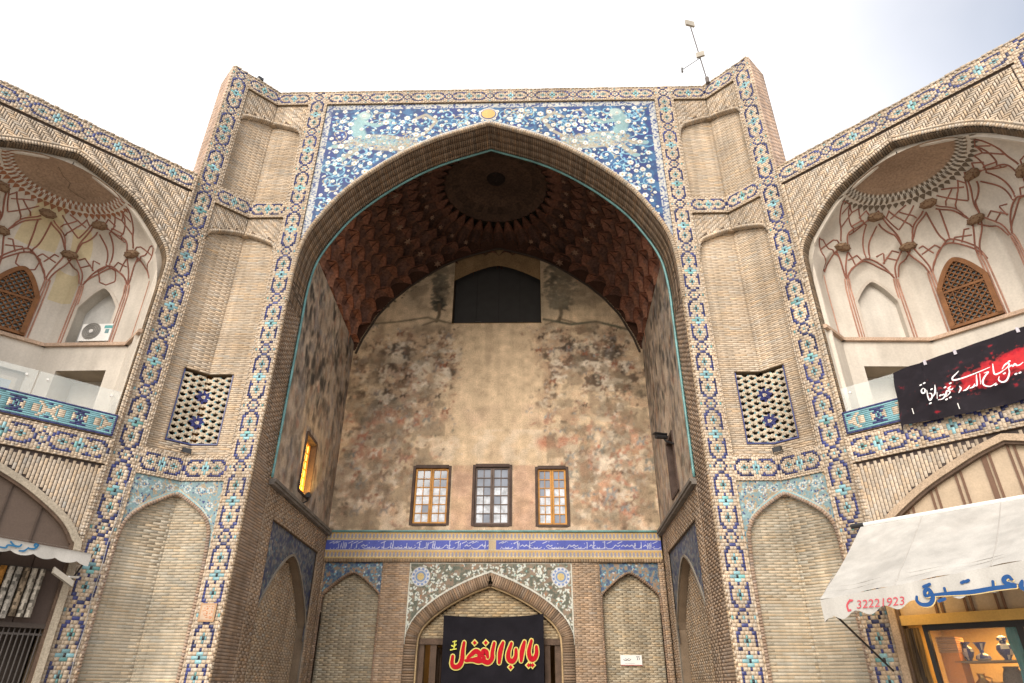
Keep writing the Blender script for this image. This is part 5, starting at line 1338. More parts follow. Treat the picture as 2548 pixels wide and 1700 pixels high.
    for a, b in zip(ts[:-1], ts[1:]):
        c = larch((a + b) / 2) if .075 < (a + b) / 2 < 4.325 else 0
        core.add(fr.p([a, b, b, a], [c, c, 5.12, 5.12], [-.060] * 4), [(0, 1, 2, 3)], (.075, .06, .055))
    core.add(fr.p([0, 4.36, 4.36, 0], [5.12] * 4, [-.07, -.07, 0, 0]), [(0, 1, 2, 3)], (.14, .10, .07))
    for (u0, u1) in ((.0, .045), (4.315, 4.36)):
        for k in range(int(5.1 / .056)): addb(reg, 'brick', fr, u0, u1, k * .056, k * .056 + .050, -.1, (.006 if k % 2 else -.006), cbuff(BUFF * .95))
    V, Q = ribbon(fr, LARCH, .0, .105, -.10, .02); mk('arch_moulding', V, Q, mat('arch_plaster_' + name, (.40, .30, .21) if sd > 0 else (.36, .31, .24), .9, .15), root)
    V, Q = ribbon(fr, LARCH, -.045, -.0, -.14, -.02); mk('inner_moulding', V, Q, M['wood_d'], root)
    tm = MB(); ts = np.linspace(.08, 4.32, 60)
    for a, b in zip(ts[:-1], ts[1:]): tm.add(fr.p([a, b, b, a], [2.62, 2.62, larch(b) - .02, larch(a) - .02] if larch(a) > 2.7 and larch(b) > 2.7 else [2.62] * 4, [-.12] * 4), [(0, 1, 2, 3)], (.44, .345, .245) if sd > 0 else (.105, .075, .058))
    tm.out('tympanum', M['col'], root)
    mu = MB()
    xs = [.62, .70, 1.02, 1.10, 1.42, 1.50, 1.86, 1.94, 2.2, 2.28, 2.62, 2.70, 3.1, 3.2, 3.6, 3.7] if sd > 0 else [.7, 1.2, 1.7, 2.2, 2.7, 3.2, 3.7]
    for x in xs:
        w = .016 if sd > 0 else .012
        if x == 1.86 and sd > 0: w = .035
        mu.box(fr, x - w, x + w, 2.62, larch(x) - .02, -.12, -.095, (.15, .085, .055) if sd > 0 else (.075, .052, .04))
    mu.out_each('mullion', M['col'], root)
    core.add(fr.p([0.06] * 4, [0, 0, 3.9, 3.9], [0, -1.8, -1.8, 0]), [(0, 1, 2, 3)], (.3, .22, .14)); core.add(fr.p([4.34] * 4, [0, 0, 3.9, 3.9], [0, -1.8, -1.8, 0]), [(0, 1, 2, 3)], (.3, .22, .14))
    core.out('wall_core', M['mortar'], root)
    flush(reg, root)
    return root
def stroke_bar(mb, f, a, b, w, w0, w1):
    t = (b - a) / (np.linalg.norm(b - a) + 1e-9); n = np.array([-t[1], t[0]]) * w / 2; a = a - t * .006; b = b + t * .006
    q = [a - n, b - n, b + n, a + n]
    V = np.vstack([f.p([x[0] for x in q], [x[1] for x in q], w0), f.p([x[0] for x in q], [x[1] for x in q], w1)])
    mb.add(V, [(4, 5, 6, 7), (0, 1, 5, 4), (2, 3, 7, 6)])
WING = {sd: build_wing(sd) for sd in (-1, 1)}
# ================================================================== loose things
# calligraphy, measured as pen strokes (u, v) on the cloth
AWN_TEXT = [[(2.083, 2.757), (2.055, 2.793), (2.01, 2.771), (2.008, 2.729), (2.05, 2.708), (2.098, 2.698)], [(2.093, 2.677), (2.016, 2.682), (1.872, 2.678), (1.645, 2.658), (1.417, 2.661), (1.219, 2.66)], [(1.893, 2.753), (1.88, 2.681)], [(1.374, 2.723), (1.377, 2.664)], [(1.204, 2.661), (1.147, 2.656), (1.153, 2.708), (1.189, 2.729), (1.214, 2.697), (1.219, 2.624), (1.166, 2.56), (1.08, 2.559), (1.037, 2.601), (1.044, 2.654)], [(1.168, 2.768)], [(1.211, 2.78)], [(1.589, 2.775)], [(1.636, 2.783)], [(1.289, 2.59)], [(1.329, 2.599)], [(2.175, 2.73), (2.149, 2.674), (2.166, 2.634)]]
HANDSET = [[(0.232, 2.678), (0.18, 2.621), (0.179, 2.548)], [(0.24, 2.67)], [(0.191, 2.551)]]
PHONE_BOX = [[(0.294, 2.565), (0.893, 2.565), (0.32, 2.671), (0.923, 2.675)]]
LEFT_TEXT = [[(0.659, 3.531), (0.673, 3.491), (0.704, 3.467), (0.774, 3.465)], [(0.773, 3.473), (0.812, 3.424), (0.875, 3.414)], [(0.873, 3.506), (0.894, 3.476), (0.957, 3.479), (1.02, 3.531)], [(0.956, 3.475), (1.038, 3.475), (1.053, 3.436), (1.125, 3.437)], [(0.674, 3.533), (0.7, 3.541), (0.705, 3.513), (0.675, 3.5)]]
FADL = [[(1.021, 2.686), (0.956, 2.433), (0.999, 2.273), (1.091, 2.281), (1.146, 2.392), (1.145, 2.546)], [(0.846, 2.657), (0.783, 2.432), (0.76, 2.224)], [(0.515, 2.62), (0.442, 2.402), (0.451, 2.257), (0.552, 2.216), (0.625, 2.32), (0.631, 2.48)], [(0.303, 2.637), (0.237, 2.429), (0.213, 2.18)], [(0.081, 2.625), (0.039, 2.428), (0.03, 2.275), (-0.064, 2.185), (-0.204, 2.226), (-0.312, 2.211), (-0.452, 2.238), (-0.621, 2.223)], [(-0.075, 2.302), (-0.108, 2.414), (-0.179, 2.441), (-0.223, 2.364), (-0.159, 2.288)], [(-0.577, 2.286), (-0.487, 2.363), (-0.381, 2.433), (-0.289, 2.385), (-0.296, 2.287), (-0.437, 2.252)], [(-0.682, 2.633), (-0.708, 2.439), (-0.718, 2.244), (-0.779, 2.112), (-0.893, 2.08), (-0.965, 2.146), (-0.957, 2.319)], [(0.944, 2.128)], [(1.043, 2.129)], [(0.499, 2.082)], [(-0.415, 2.628)], [(-0.134, 2.63)]]
FADL_SMALL = [[(-0.882, 2.666), (-0.967, 2.649)], [(-0.886, 2.585), (-0.939, 2.543), (-0.994, 2.561)], [(-0.878, 2.487), (-1.02, 2.462)], [(-0.921, 2.663), (-0.935, 2.479)]]
BANNER = [[(1.435, 6.022), (1.402, 5.995), (1.4, 5.948), (1.433, 5.941), (1.455, 5.988), (1.435, 6.022)], [(1.417, 6.084)], [(1.474, 6.1)], [(1.476, 5.971), (1.463, 5.867), (1.473, 5.793), (1.519, 5.836), (1.523, 5.893), (1.491, 5.911)], [(1.467, 5.74)], [(1.547, 5.965)], [(1.611, 6.021), (1.581, 5.899), (1.527, 5.834)], [(1.605, 5.891), (1.58, 5.788)], [(1.586, 5.764), (1.654, 5.765), (1.71, 5.815), (1.746, 5.874), (1.779, 5.836), (1.702, 5.78)], [(1.638, 5.827)], [(1.68, 5.827)], [(1.818, 5.933), (1.773, 5.904), (1.807, 5.876), (1.838, 5.893)], [(1.701, 5.737)], [(1.759, 5.755)], [(1.736, 5.939)], [(1.824, 5.982)], [(1.928, 5.897), (1.936, 5.854), (1.89, 5.793)], [(1.988, 6.143), (1.939, 6.108), (1.876, 6.061), (1.886, 6.017), (2.021, 6.015), (2.22, 6.039), (2.396, 6.069)], [(1.956, 5.807), (2.006, 5.815), (2.065, 5.866)], [(2.05, 5.82), (2.106, 5.831), (2.131, 5.871)], [(2.196, 6.01), (2.155, 5.847), (2.121, 5.845)], [(2.243, 6.008), (2.206, 5.843)], [(2.301, 5.999), (2.357, 6.0), (2.295, 5.947), (2.243, 5.874), (2.247, 5.806), (2.316, 5.768), (2.399, 5.799)], [(2.39, 5.77)], [(2.447, 6.108), (2.421, 5.947), (2.479, 5.937), (2.571, 5.972)], [(2.535, 5.987), (2.581, 6.037), (2.629, 6.057), (2.635, 6.018), (2.571, 5.972)], [(2.655, 6.077)], [(2.542, 5.911)], [(2.616, 5.982), (2.602, 5.898), (2.54, 5.801), (2.476, 5.786), (2.444, 5.834), (2.466, 5.885)], [(2.615, 5.98), (2.662, 6.008), (2.676, 5.99), (2.709, 6.015), (2.724, 5.984), (2.763, 5.983), (2.811, 6.008)], [(2.674, 5.857)], [(2.726, 5.86)]]
WR, WL = WF[1], WF[-1]
M['cloth_white'] = mat('awning_canvas', (.47, .455, .425), .9, .10, 1.2, .06, 60, .12, .15, .14, dirt=.16)
M['banner'] = mat('printed_banner', 'col', .85, .06, 6, .06, 70, .05, .15)
M['brass'] = mat('brass', (.55, .33, .08), .35, .2, 8, .1, 60, .05, .5, metal=.8)
M['rug'] = mat('rolled_rug', 'col', .98, .25, 14, .3, 60, .4, .05)

# ---- white awning over the right shop
aw = thing('shop_awning', 'large white canvas awning with scalloped valance and blue lettering over the right shop', 'awning', tuple(WR.p(2.2, 4.05, 0)))
def azf(u): return 2.71 + .10 * (u + .17)
us = np.linspace(0, 1, 40); vs_ = np.linspace(0, 1, 22)
P = np.zeros((22, 40, 3))
for i, t in enumerate(vs_):
    for j, q in enumerate(us):
        ua, ub = -.10 + q * 4.6, -.17 + q * 4.8
        u = ua + (ub - ua) * t; z = (4.05 + .02 * u) * (1 - t) + azf(u) * t - .035 * math.sin(PI * t) * (1 + .6 * math.sin(q * 21)) - .012 * math.sin(q * 40 + t * 5) * t; w = .03 + 2.12 * t
        if t > .8: z += .018 * math.sin((t - .8) * 40 + q * 3) * (1 - t) * 4
        P[i, j] = WR.p(u, z, w)
mb = MB(); mb.grid(P); mb.out('canopy', M['cloth_white'], aw, smooth=True)
mb = MB(); n = 260; uu = np.linspace(-.17, 4.63, n)
bot = azf(uu) - .245 + .037 * np.cos((uu - .447) / .356 * 2 * PI) * -1 - (uu < -.05) * .03
Pv = np.stack([WR.p(uu, azf(uu) * (1 - t) + bot * t, 2.15 + .012 * np.sin(uu * 9) * t) for t in np.linspace(0, 1, 6)])
mb.grid(Pv); val = mb.out('valance', M['cloth_white'], aw, smooth=True)
mb = MB()                                                   # side flap and bar
sd_ = np.linspace(1.55, 2.15, 8); mb.grid(np.stack([WR.p(-.17, 2.71 + (2.15 - sd_) * .62, sd_), WR.p(-.17, 2.40 + .03 * np.sin(sd_ * 18) + (2.15 - sd_) * .72, sd_)])); mb.out('side_flap', M['cloth_white'], aw)
mb = MB(); mb.tube(WR.p(np.linspace(-.16, 4.6, 5), azf(np.linspace(-.16, 4.6, 5)) - .03, np.full(5, 2.11)), .022, 8); mb.tube(WR.p([-.12, 4.5], [4.05, 4.14], [.05, .05]), .035, 8); mb.out_each('roller_bar', M['white'], aw)
mb = MB(); mb.tube(WR.p([-.13, -.15], [2.62, 1.88], [2.05, .06]), .016, 6); mb.out('brace_rod', M['black'], aw)
mb = MB(); mb.tube(WR.p([-.26, -.05], [4.05, 4.05], [.05, .05]), .04, 8); mb.out('wall_bracket', M['black'], aw)
mb = MB()                                                   # sewn seams and grimy fold of the canvas
for q_ in (8, 17, 26, 35):
    mb.tube(P[:, q_] + np.array([0, 0, .004]), .006, 4, (.42, .40, .37))
for i_ in (18, 19):
    mb.tube(P[i_, ::3] + np.array([0, 0, .0]), .004, 4, (.40, .385, .36))
mb.out_each('seam', M['col'], aw)
pv = WR.p
tx = MB()
for s_ in AWN_TEXT:
    if len(s_) == 1: stroke(tx, pv, [(s_[0][0] - .016, s_[0][1] - .006), (s_[0][0] + .016, s_[0][1] + .006)], [.036, .036], 2.166, (.02, .075, .22), smooth=False)
    else: stroke(tx, pv, s_, [.032, .046, .05, .046, .030], 2.166, (.02, .075, .22))
tx.out('lettering', M['colplain'], val)
tx = MB()
for s_ in [q_ for q_ in AWN_TEXT if len(q_) > 1]: stroke(tx, pv, [(a + .008, b - .010) for a, b in s_], [.032, .046, .05, .046, .030], 2.1635, (.62, .48, .24))
tx.out('lettering_edge', M['colplain'], val)
tx = MB(); 
for s_ in HANDSET: stroke(tx, pv, s_ if len(s_) > 1 else [s_[0], (s_[0][0] + .018, s_[0][1] + .004)], [.026, .022, .026], 2.166, (.50, .08, .10), smooth=len(s_) > 1)
tx.out('handset_mark', M['colplain'], val)
def textmesh(body, size):
    cu = bpy.data.curves.new('txt', 'FONT'); cu.body = body; cu.size = size; cu.fill_mode = 'FRONT'; cu.shear = .25
    o = bpy.data.objects.new('txt', cu); link(o); dg = bpy.context.evaluated_depsgraph_get(); me = o.evaluated_get(dg).to_mesh()
    V = np.array([v.co[:] for v in me.vertices]); F = [tuple(p.vertices) for p in me.polygons]
    bpy.data.objects.remove(o); bpy.data.curves.remove(cu); return V, F
V, F = textmesh('32221923', 1.0)
x = (V[:, 0] - V[:, 0].min()) / np.ptp(V[:, 0]); y = (V[:, 1] - V[:, 1].min()) / np.ptp(V[:, 1])
mk('phone_number', WR.p(.295 + x * .60, 2.567 + y * .10 + x * .004, 2.166), F, mat('red_print', (.50, .08, .10), .8, .1, 9, .05, 60, 0, .2), val)

# ---- retracted awning of the left shop
al = thing('shop_awning', 'narrow rolled-up white awning with blue script over the rugs of the left shop', 'awning', tuple(WL.p(2.2, 3.5, .3)))
uu = np.linspace(-.10, 4.5, 200); zt_ = 3.505 + .06 * uu
bot = zt_ - .145 - .05 * np.abs(np.sin((uu - .08) / .30 * PI)) ** .7
mb = MB(); mb.grid(np.stack([WL.p(uu, zt_ * (1 - t) + bot * t, .60 + .012 * np.sin(uu * 11) * t) for t in np.linspace(0, 1, 5)])); lv = mb.out('valance', M['cloth_white'], al, smooth=True)
mb = MB(); mb.grid(np.stack([WL.p(uu, zt_ + .02 + .10 * (1 - t), .60 * t + .05) for t in np.linspace(0, 1, 5)])); mb.out('canopy', M['cloth_white'], al, smooth=True)
mb = MB(); mb.tube(WL.p([-.12, 4.5], [3.47, 3.75], [.57, .57]), .028, 8); mb.tube(WL.p([-.06, -.02], [3.40, 3.1], [.5, .03]), .016, 6); mb.out_each('folding_arm', M['black'], al)
tx = MB()
for s_ in LEFT_TEXT: stroke(tx, WL.p, s_, [.022, .03, .022], .622, (.03, .14, .28))
tx.out('lettering', M['colplain'], lv)

# ---- black banner with red splash on the right balcony
bn = thing('mourning_banner', 'wide black banner with white calligraphy over a red splash, tied to the right balcony', 'banner', tuple(WR.p(2.6, 5.45, .1)))
cv = Canvas(.93, 4.30, 5.36, 6.72, .0125, (.017, .014, .018)); H, W = cv.h, cv.w
n1 = fbm(H, W, 9, 24, 5); n2 = fbm(H, W, 30, 70, 3)
ax_ = cv.V - (5.86 + .16 * (cv.U - 1.2)); en = np.exp(-((cv.U - 2.65) / .95) ** 2 - (ax_ / .26) ** 2)
cv.mix(np.clip((en * 1.25 + (n1 - .5) * 2.0 - .55) * 3.5, 0, 1), (.42, .014, .025)); cv.mix(np.clip((en - .45 + (n2 - .5) * 1.2) * 3, 0, 1) * .45, (.62, .05, .05))
cv.mix(np.clip((n1 - .52) * 6, 0, 1) * .25, (.035, .028, .036))
def sag(U, V):
    x = (U - .93) / 3.4
    return .12 + .045 * np.sin(U * 6 + V * 4) * np.clip((6.2 - V), 0, 1) + .022 * np.sin((U - V) * 13) * np.clip((U < 1.5) * 1. + .3, 0, 1)
Ub, Vb = cv.U.copy(), cv.V.copy()
k = (cv.V - 5.36) / 1.36
cv.U = Ub + .10 * (1 - k) * np.clip(1 - (Ub - .93) / .5, 0, 1) * 0 + .12 * k * np.clip(1 - (Ub - .93) / .6, 0, 1)
top_, bot_ = 6.47 + .062 * (Ub - 1.0), 5.53 - .07 * np.clip((Ub - .95) / .9, 0, 1) + .02 * np.clip(Ub - 1.9, 0, 5) - .13 * np.clip(1 - (Ub - .93) / .05, 0, 1)
cv.V = bot_ + (top_ - bot_) * k
bo = cv.out('cloth', WR, 0, M['banner'], bn, wfun=sag)
tx = MB()
for s_ in BANNER:
    if len(s_) == 1: stroke(tx, WR.p, [(s_[0][0] - .009, s_[0][1] - .003), (s_[0][0] + .009, s_[0][1] + .003)], [.024, .024], .20, (.78, .77, .78), smooth=False)
    else: stroke(tx, WR.p, s_, [.010, .021, .026, .020, .009], .20, (.78, .77, .78))
tx.out('calligraphy', M['colplain'], bn); tx = MB()
# continuation of the line beyond the picture edge
for k in range(3): stroke(tx, WR.p, [(3.2 + k * .3, 6.1 + k * .03), (3.27 + k * .3, 5.98), (3.38 + k * .3, 6.02), (3.42 + k * .3, 6.2)], [.016, .034, .016], .20, (.78, .77, .78))
tx.out('calligraphy', M['colplain'], bn)
mb = MB()
for (u, z) in ((1.565, 6.47), (2.02, 6.50), (2.9, 6.56), (3.6, 6.61)): mb.box(WR, u - .022, u + .022, z - .04, z + .045, .13, .138)
mb.out_each('tape_strip', mat('grey_tape', (.45, .42, .46), .6), bn)
mb = MB()
for (u, z) in ((1.18, 5.70), (1.82, 5.60)): mb.box(WR, u - .006, u + .006, z - .05, z + .05, .155, .158)
mb.out_each('tape_strip', M['white'], bn)

# ---- black banner over the doorway
bd = thing('mourning_banner', 'square black cloth banner with red and yellow script hanging in the central doorway', 'banner', (.05, 5.9, 1.3))
n = 40; mm = 34; P = np.zeros((mm, n, 3))
for i in range(mm):
    for j in range(n):
        x = j / (n - 1); t = i / (mm - 1)
        top = 3.275 + .045 * x - .085 * 4 * x * (1 - x) * .8; z = top * (1 - t) + 1.15 * t
        u = -1.24 + 2.58 * x + (.015 * t if x < .5 else -.01 * t)
        y = 5.90 + .02 * math.sin(x * 9) * t - .05 * math.exp(-((x - t * .22 - .02) / .02) ** 2) * (t < .45) * .4 - .05 * math.exp(-((1 - x - t * .25) / .02) ** 2) * (t < .4) * .4 + .02 * math.sin(x * 3 + t * 6)
        P[i, j] = (u, y, z)
mb = MB(); mb.grid(P); mb.out('cloth', M['clothblack'], bd, smooth=True)
FD = Fr((0, 5.90, 0), (1, 0, 0), (0, -1, 0)).p
for (grow, w, c, nm) in ((.055, .045, (.62, .55, .16), 'script_outline'), (0, .060, (.42, .006, .016), 'red_script')):
    tx = MB()
    for s_ in FADL:
        if len(s_) == 1:
            x_, z_ = s_[0]; r = .052 + grow * .75; tx.add(FD([x_, x_ + r, x_, x_ - r], [z_ - r, z_, z_ + r, z_], w + .004), [(0, 1, 2, 3)], c)
        else: stroke(tx, FD, s_, np.array([.07, .105, .115, .10, .075]) + grow, w, c)
    tx.out(nm, M['colplain'], bd)
tx = MB()
for s_ in FADL_SMALL: stroke(tx, FD, s_, [.03, .035, .03], .055, (.58, .58, .10))
tx.out('small_script', M['colplain'], bd)
mb = MB()
for x in (-1.25, 1.35): mb.tube([(x, 5.9, 3.28), (x * 1.04, 6.2, 3.32)], .01, 5)
mb.out_each('tie_cord', M['black'], bd)

# ---- cable on the left tile band
cb = thing('cable', 'thin pale cable running down the lower left outer tile band', 'cable', tuple(FB[-1].p(.86, 0, .02)))
zc_ = np.linspace(0, 4.9, 40); mb = MB(); mb.tube(FB[-1].p(.90 + .012 * np.sin(zc_ * 2.3) + .01 * np.sin(zc_ * 7), zc_, .018), .007, 5, (.38, .36, .34)); mb.out('cord', M['col'], cb)
mb = MB()
for z_ in (.6, 1.9, 3.2, 4.5): mb.box(FB[-1], .885, .915, z_, z_ + .015, .0, .03, (.2, .2, .2))
mb.out_each('clip', M['col'], cb)
# ---- white street plate in the right brick niche of the iwan
sp_ = thing('street_plate', 'small white enamel name plate with red lower edge in the right brick niche', 'sign', (3.54, 6.14, 2.26))
fp = Fr((0, 6.14, 0), (1, 0, 0), (0, -1, 0)); mb = MB(); mb.box(fp, 3.27, 3.81, 2.14, 2.38, -.01, .02); mb.out('plate', M['white'], sp_)
tx = MB(); tx.add(fp.p([3.27, 3.81, 3.81, 3.27], [2.142, 2.142, 2.156, 2.156], .0215), [(0, 1, 2, 3)], (.40, .06, .05))
for (x, s_) in ((3.69, .035), (3.735, .035)):
    stroke(tx, fp.p, [(x, 2.33), (x + .012, 2.30), (x, 2.27)], [.014, .016], .0215, (.10, .10, .11)); stroke(tx, fp.p, [(x - .014, 2.345), (x + .014, 2.345)], [.012, .012], .0218, (.10, .10, .11), smooth=False)
stroke(tx, fp.p, [(3.53, 2.285), (3.50, 2.26), (3.46, 2.262), (3.44, 2.28), (3.42, 2.26), (3.37, 2.262), (3.35, 2.275)], [.015, .018, .015], .0215, (.12, .12, .13)); stroke(tx, fp.p, [(3.47, 2.30), (3.49, 2.30)], [.012, .012], .0215, (.12, .12, .13), smooth=False)
stroke(tx, fp.p, [(3.40, 2.30), (3.41, 2.285)], [.012, .012], .0215, (.12, .12, .13), smooth=False); stroke(tx, fp.p, [(3.38, 2.185), (3.62, 2.185)], [.008, .008], .0215, (.35, .36, .38), smooth=False)
tx.out('lettering', M['colplain'], sp_)

M['cream'] = mat('cream_plastic', (.36, .33, .28), .6, .1, 5, .05, 40, .05, .3)
# ---- antenna mast on the right pier
an = thing('antenna_mast', 'thin antenna mast with white panel boxes on the right pier top', 'antenna', (5.83, -.15, 15.9))
A0, A1 = np.array([5.83, -.15, 15.88]), np.array([5.665, -.15, 18.17])
mb = MB(); mb.tube([A0, A0 + (A1 - A0) * .4, A1], .017, 6, (.12, .11, .11)); mb.tube([A0 - [0, 0, .02], A0 + [0, 0, .18]], .055, 8, (.14, .12, .11)); mb.out('mast', M['col'], an)
fa = Fr(A1, (.96, .28, 0), (.28, -.96, 0)); mb = MB(); mb.box(fa, -.18, .09, -.02, .18, .02, .08); mb.out('panel_antenna', M['cream'], an)
fa = Fr(A0 + (A1 - A0) * .45, (.94, -.34, 0), (-.34, -.94, 0)); mb = MB(); mb.box(fa, -.09, .13, -.08, .10, .03, .09); mb.out('panel_antenna', M['cream'], an)
mb = MB(); mb.tube([A0 + (A1 - A0) * .43, (5.217, -.15, 16.40)], .012, 5, (.14, .14, .14)); mb.tube([(5.207, -.15, 16.22), (5.213, -.15, 17.45)], .007, 5, (.35, .35, .34)); mb.tube([(5.207, -.15, 16.3), (5.217, -.15, 16.46)], .03, 6, (.12, .12, .12)); mb.out_each('side_rod', M['col'], an)

# ---- small floodlights on the pier ledges and above the cornice
def flood(label, fr, u, v, w, tilt=.35, sz=1.):
    t = thing('floodlight', label, 'floodlight', tuple(fr.p(u, v, w)), 'black floodlights on the portal')
    f = Fr(fr.p(u, v, w), fr.t, fr.n); mb = MB()
    b = .085 * sz
    V = []
    for (ww, hh, dd) in ((b, .05 * sz, 0), (b * .8, .035 * sz, -.12 * sz)):
        for (x, y) in ((-1, -1), (1, -1), (1, 1), (-1, 1)): V.append(f.p(x * ww, .09 * sz + y * hh + dd * -tilt, .06 + dd))
    mb.add(V, [(0, 1, 2, 3), (4, 7, 6, 5), (0, 4, 5, 1), (1, 5, 6, 2), (2, 6, 7, 3), (3, 7, 4, 0)]); mb.out('housing', M['black'], t)
    mb = MB(); mb.tube(f.p([-b * 1.1, -b * 1.1, b * 1.1, b * 1.1], [.09 * sz, .0, .0, .09 * sz], [.02, .0, .0, .02]), .008, 5); mb.out('bracket', M['black'], t)
    mb = MB(); mb.add(f.p([-b * .85, b * .85, b * .85, -b * .85], [.05 * sz, .05 * sz, .13 * sz, .13 * sz], .062), [(0, 1, 2, 3)]); mb.out('lens', mat('lamp_lens', (.02, .02, .022), .4, 0, 1, 0, 1, 0, .6), t)
    return t
flood('small black floodlight on the ledge below the left tile grille', FB[-1], .03, 5.61, -.04)
flood('small black floodlight on the ledge below the right tile grille', FB[1], .03, 5.61, -.04)
flood('small dark lamp on the roof edge of the left pier', FB[-1], .58, 15.93, -.05, 0, .9)
sl = thing('spotlight', 'black spotlight on the cornice under the golden left side window', 'spotlight', (-4.34, 3.1, 5.45))
mb = MB(); mb.tube([(-4.42, 3.1, 5.45), (-4.30, 3.1, 5.52), (-4.30, 3.1, 5.62)], .02, 6); mb.out('stem', M['black'], sl)
mb = MB(); mb.tube([(-4.38, 3.35, 5.70), (-4.30, 3.1, 5.64), (-4.22, 2.85, 5.60)], [.05, .07, .06], 10); mb.out('housing', M['black'], sl)
ll = bpy.data.lights.new('golden_lamp', 'SPOT'); ll.energy = 55; ll.color = (1, .60, .16); ll.spot_size = 1.9; ll.shadow_soft_size = .06
lo_ = bpy.data.objects.new('golden_lamp', ll); lo_.parent = sl; lo_.location = (.18, .12, .35)
lo_.rotation_euler = (Vector((.9, -.25, -.9))).to_track_quat('Z', 'Y').to_euler(); link(lo_)
cm = thing('security_camera', 'black security camera on a bracket beside the right side window', 'camera', (4.45, 2.75, 6.9))
mb = MB(); mb.tube([(4.47, 2.75, 6.80), (4.28, 2.72, 6.85), (4.22, 2.70, 6.93)], .025, 6); mb.out('bracket', M['black'], cm)
mb = MB(); mb.tube([(4.30, 2.72, 6.96), (4.02, 2.62, 6.93)], [.06, .055], 8); fq = Fr((4.16, 2.67, 6.95), (1, .35, 0), (.35, -1, 0)); mb.box(fq, -.18, .13, .05, .075, -.07, .07); mb.out('housing', M['black'], cm)

# ---- air conditioner on the left balcony ledge
a_, b_ = np.array(PLAN[1]), np.array(PLAN[2]); A_, B_ = WL.p(a_[0], 0, -a_[1]), WL.p(b_[0], 0, -b_[1]); t_ = (B_ - A_); Lf = np.linalg.norm(t_); t_ /= Lf
nrm = np.cross(t_, Z3); nrm = nrm if nrm @ (WL.p(2.2, 0, -.2) - A_) > 0 else -nrm
fac_ = Fr(A_, t_, nrm); c0 = .78
ac = thing('air_conditioner', 'white outdoor air conditioner unit sitting in the left plaster niche', 'air conditioner', tuple(fac_.p(c0, 7.92, -.08)))
mb = MB(); mb.box(fac_, c0 - .33, c0 + .33, 7.95, 8.36, -.22, .04); mb.out('casing', M['white'], ac)
mb = MB(); q = np.linspace(0, 2 * PI, 21)
for r in (.19, .15, .11, .07): 
    mb.tube(fac_.p(c0 + .10 + r * np.cos(q), 8.185 + r * np.sin(q), np.full(21, .05)), .006, 4, (.30, .29, .27))
mb.add(fac_.p(c0 + .10 + .2 * np.cos(q[:-1]), 8.185 + .2 * np.sin(q[:-1]), .0415), [tuple(range(20))], (.22, .21, .19)); mb.add(fac_.p(c0 + .10 + .045 * np.cos(q[:-1]), 8.185 + .045 * np.sin(q[:-1]), .055), [tuple(range(20))], (.62, .6, .58))
mb.out('fan_grille', M['col'], ac)
mb = MB(); mb.box(fac_, c0 - .33, c0 - .16, 8.25, 8.32, .04, .043, (.12, .36, .36)); mb.box(fac_, c0 - .28, c0 - .20, 8.13, 8.23, .04, .043, (.16, .28, .30)); mb.out('sticker', M['col'], ac)
mb = MB(); 
for x in (-.25, .25): mb.box(fac_, c0 + x - .03, c0 + x + .03, 7.915, 7.95, -.2, .02)
mb.out_each('foot', M['black'], ac)

# ---- glass balustrades above the tile parapets
gl = bpy.data.materials.new('balustrade_glass'); gl.use_nodes = True; pb = gl.node_tree.nodes['Principled BSDF']
pb.inputs['Base Color'].default_value = (.80, .86, .84, 1); pb.inputs['Roughness'].default_value = .06; pb.inputs['Alpha'].default_value = .20
for sd, f, lab in ((-1, WL, 'clear glass balustrade above the turquoise parapet on the left balcony'), (1, WR, 'clear glass balustrade partly behind the black banner on the right balcony')):
    g = thing('glass_balustrade', lab, 'balustrade', tuple(f.p(2.2, 6.04, -.06)))
    for a, b in ((.10, 1.42), (1.44, 2.92), (2.94, 4.28)):
        mb = MB(); mb.box(f, a, b, 6.05, 6.52, -.07, -.055); mb.out('glass_panel', gl, g)
        mb = MB()
        for x in (a + .15, b - .15):
            for z in (6.40,): mb.tube(f.p([x, x], [z, z], [-.045, -.08]), .022, 8)
        mb.out_each('clamp', M['white'], g)

# ---- white strip lamp under the left awning
wl = thing('strip_lamp', 'white box lamp on a bracket beside the rolled rugs under the left awning', 'lamp', tuple(WL.p(.06, 3.15, .3)))
mb = MB(); a, b = WL.p(.34, 3.20, .5), WL.p(.02, 3.02, .5); t = (b - a) / np.linalg.norm(b - a); fz_ = Fr(a, t, WL.n); mb.box(fz_, 0, np.linalg.norm(b - a), -.035, .05, -.06, .06); mb.out('housing', M['cream'], wl)
mb = MB(); mb.tube(WL.p([.10, -.05, -.12], [3.13, 3.16, 3.2], [.48, .3, .02]), .02, 6); mb.out('bracket', M['white'], wl)

# ---- left shop: boarded wall, rugs on a rail, metal grille below
fb = MB(); fb.box(WL, .10, 4.30, 0, 2.66, -.75, -.70, (.06, .045, .036)); 
lsh = thing('shop', 'dark boarded shop front with metal bars under the left awning', 'shop', tuple(WL.p(2.2, 0, -.1)))
fb.out('board_wall', M['col'], lsh)
for k in range(9):
    mb = MB(); u = .10 + k * .46; mb.box(WL, u, u + .445, 2.47, 3.62, -.135 if k else -.10, -.09 + .006 * (k % 2), tuple(np.array([.075, .052, .042]) * random.uniform(.8, 1.2))); mb.out('board', M['col'], lsh)
mb = MB(); mb.box(WL, .08, 4.3, 2.40, 2.47, -.14, -.04, (.055, .042, .035)); mb.out('lintel', M['col'], lsh)
mb = MB()
for k in range(60): u = .14 + k * .07; mb.tube(WL.p([u, u], [0, 2.40], [-.10, -.10]), .011, 5, (.085, .075, .07))
for z in (.8, 1.6, 2.3): mb.box(WL, .1, 4.3, z, z + .03, -.12, -.095, (.07, .06, .055))
mb.out_each('grille_bar', M['col'], lsh)
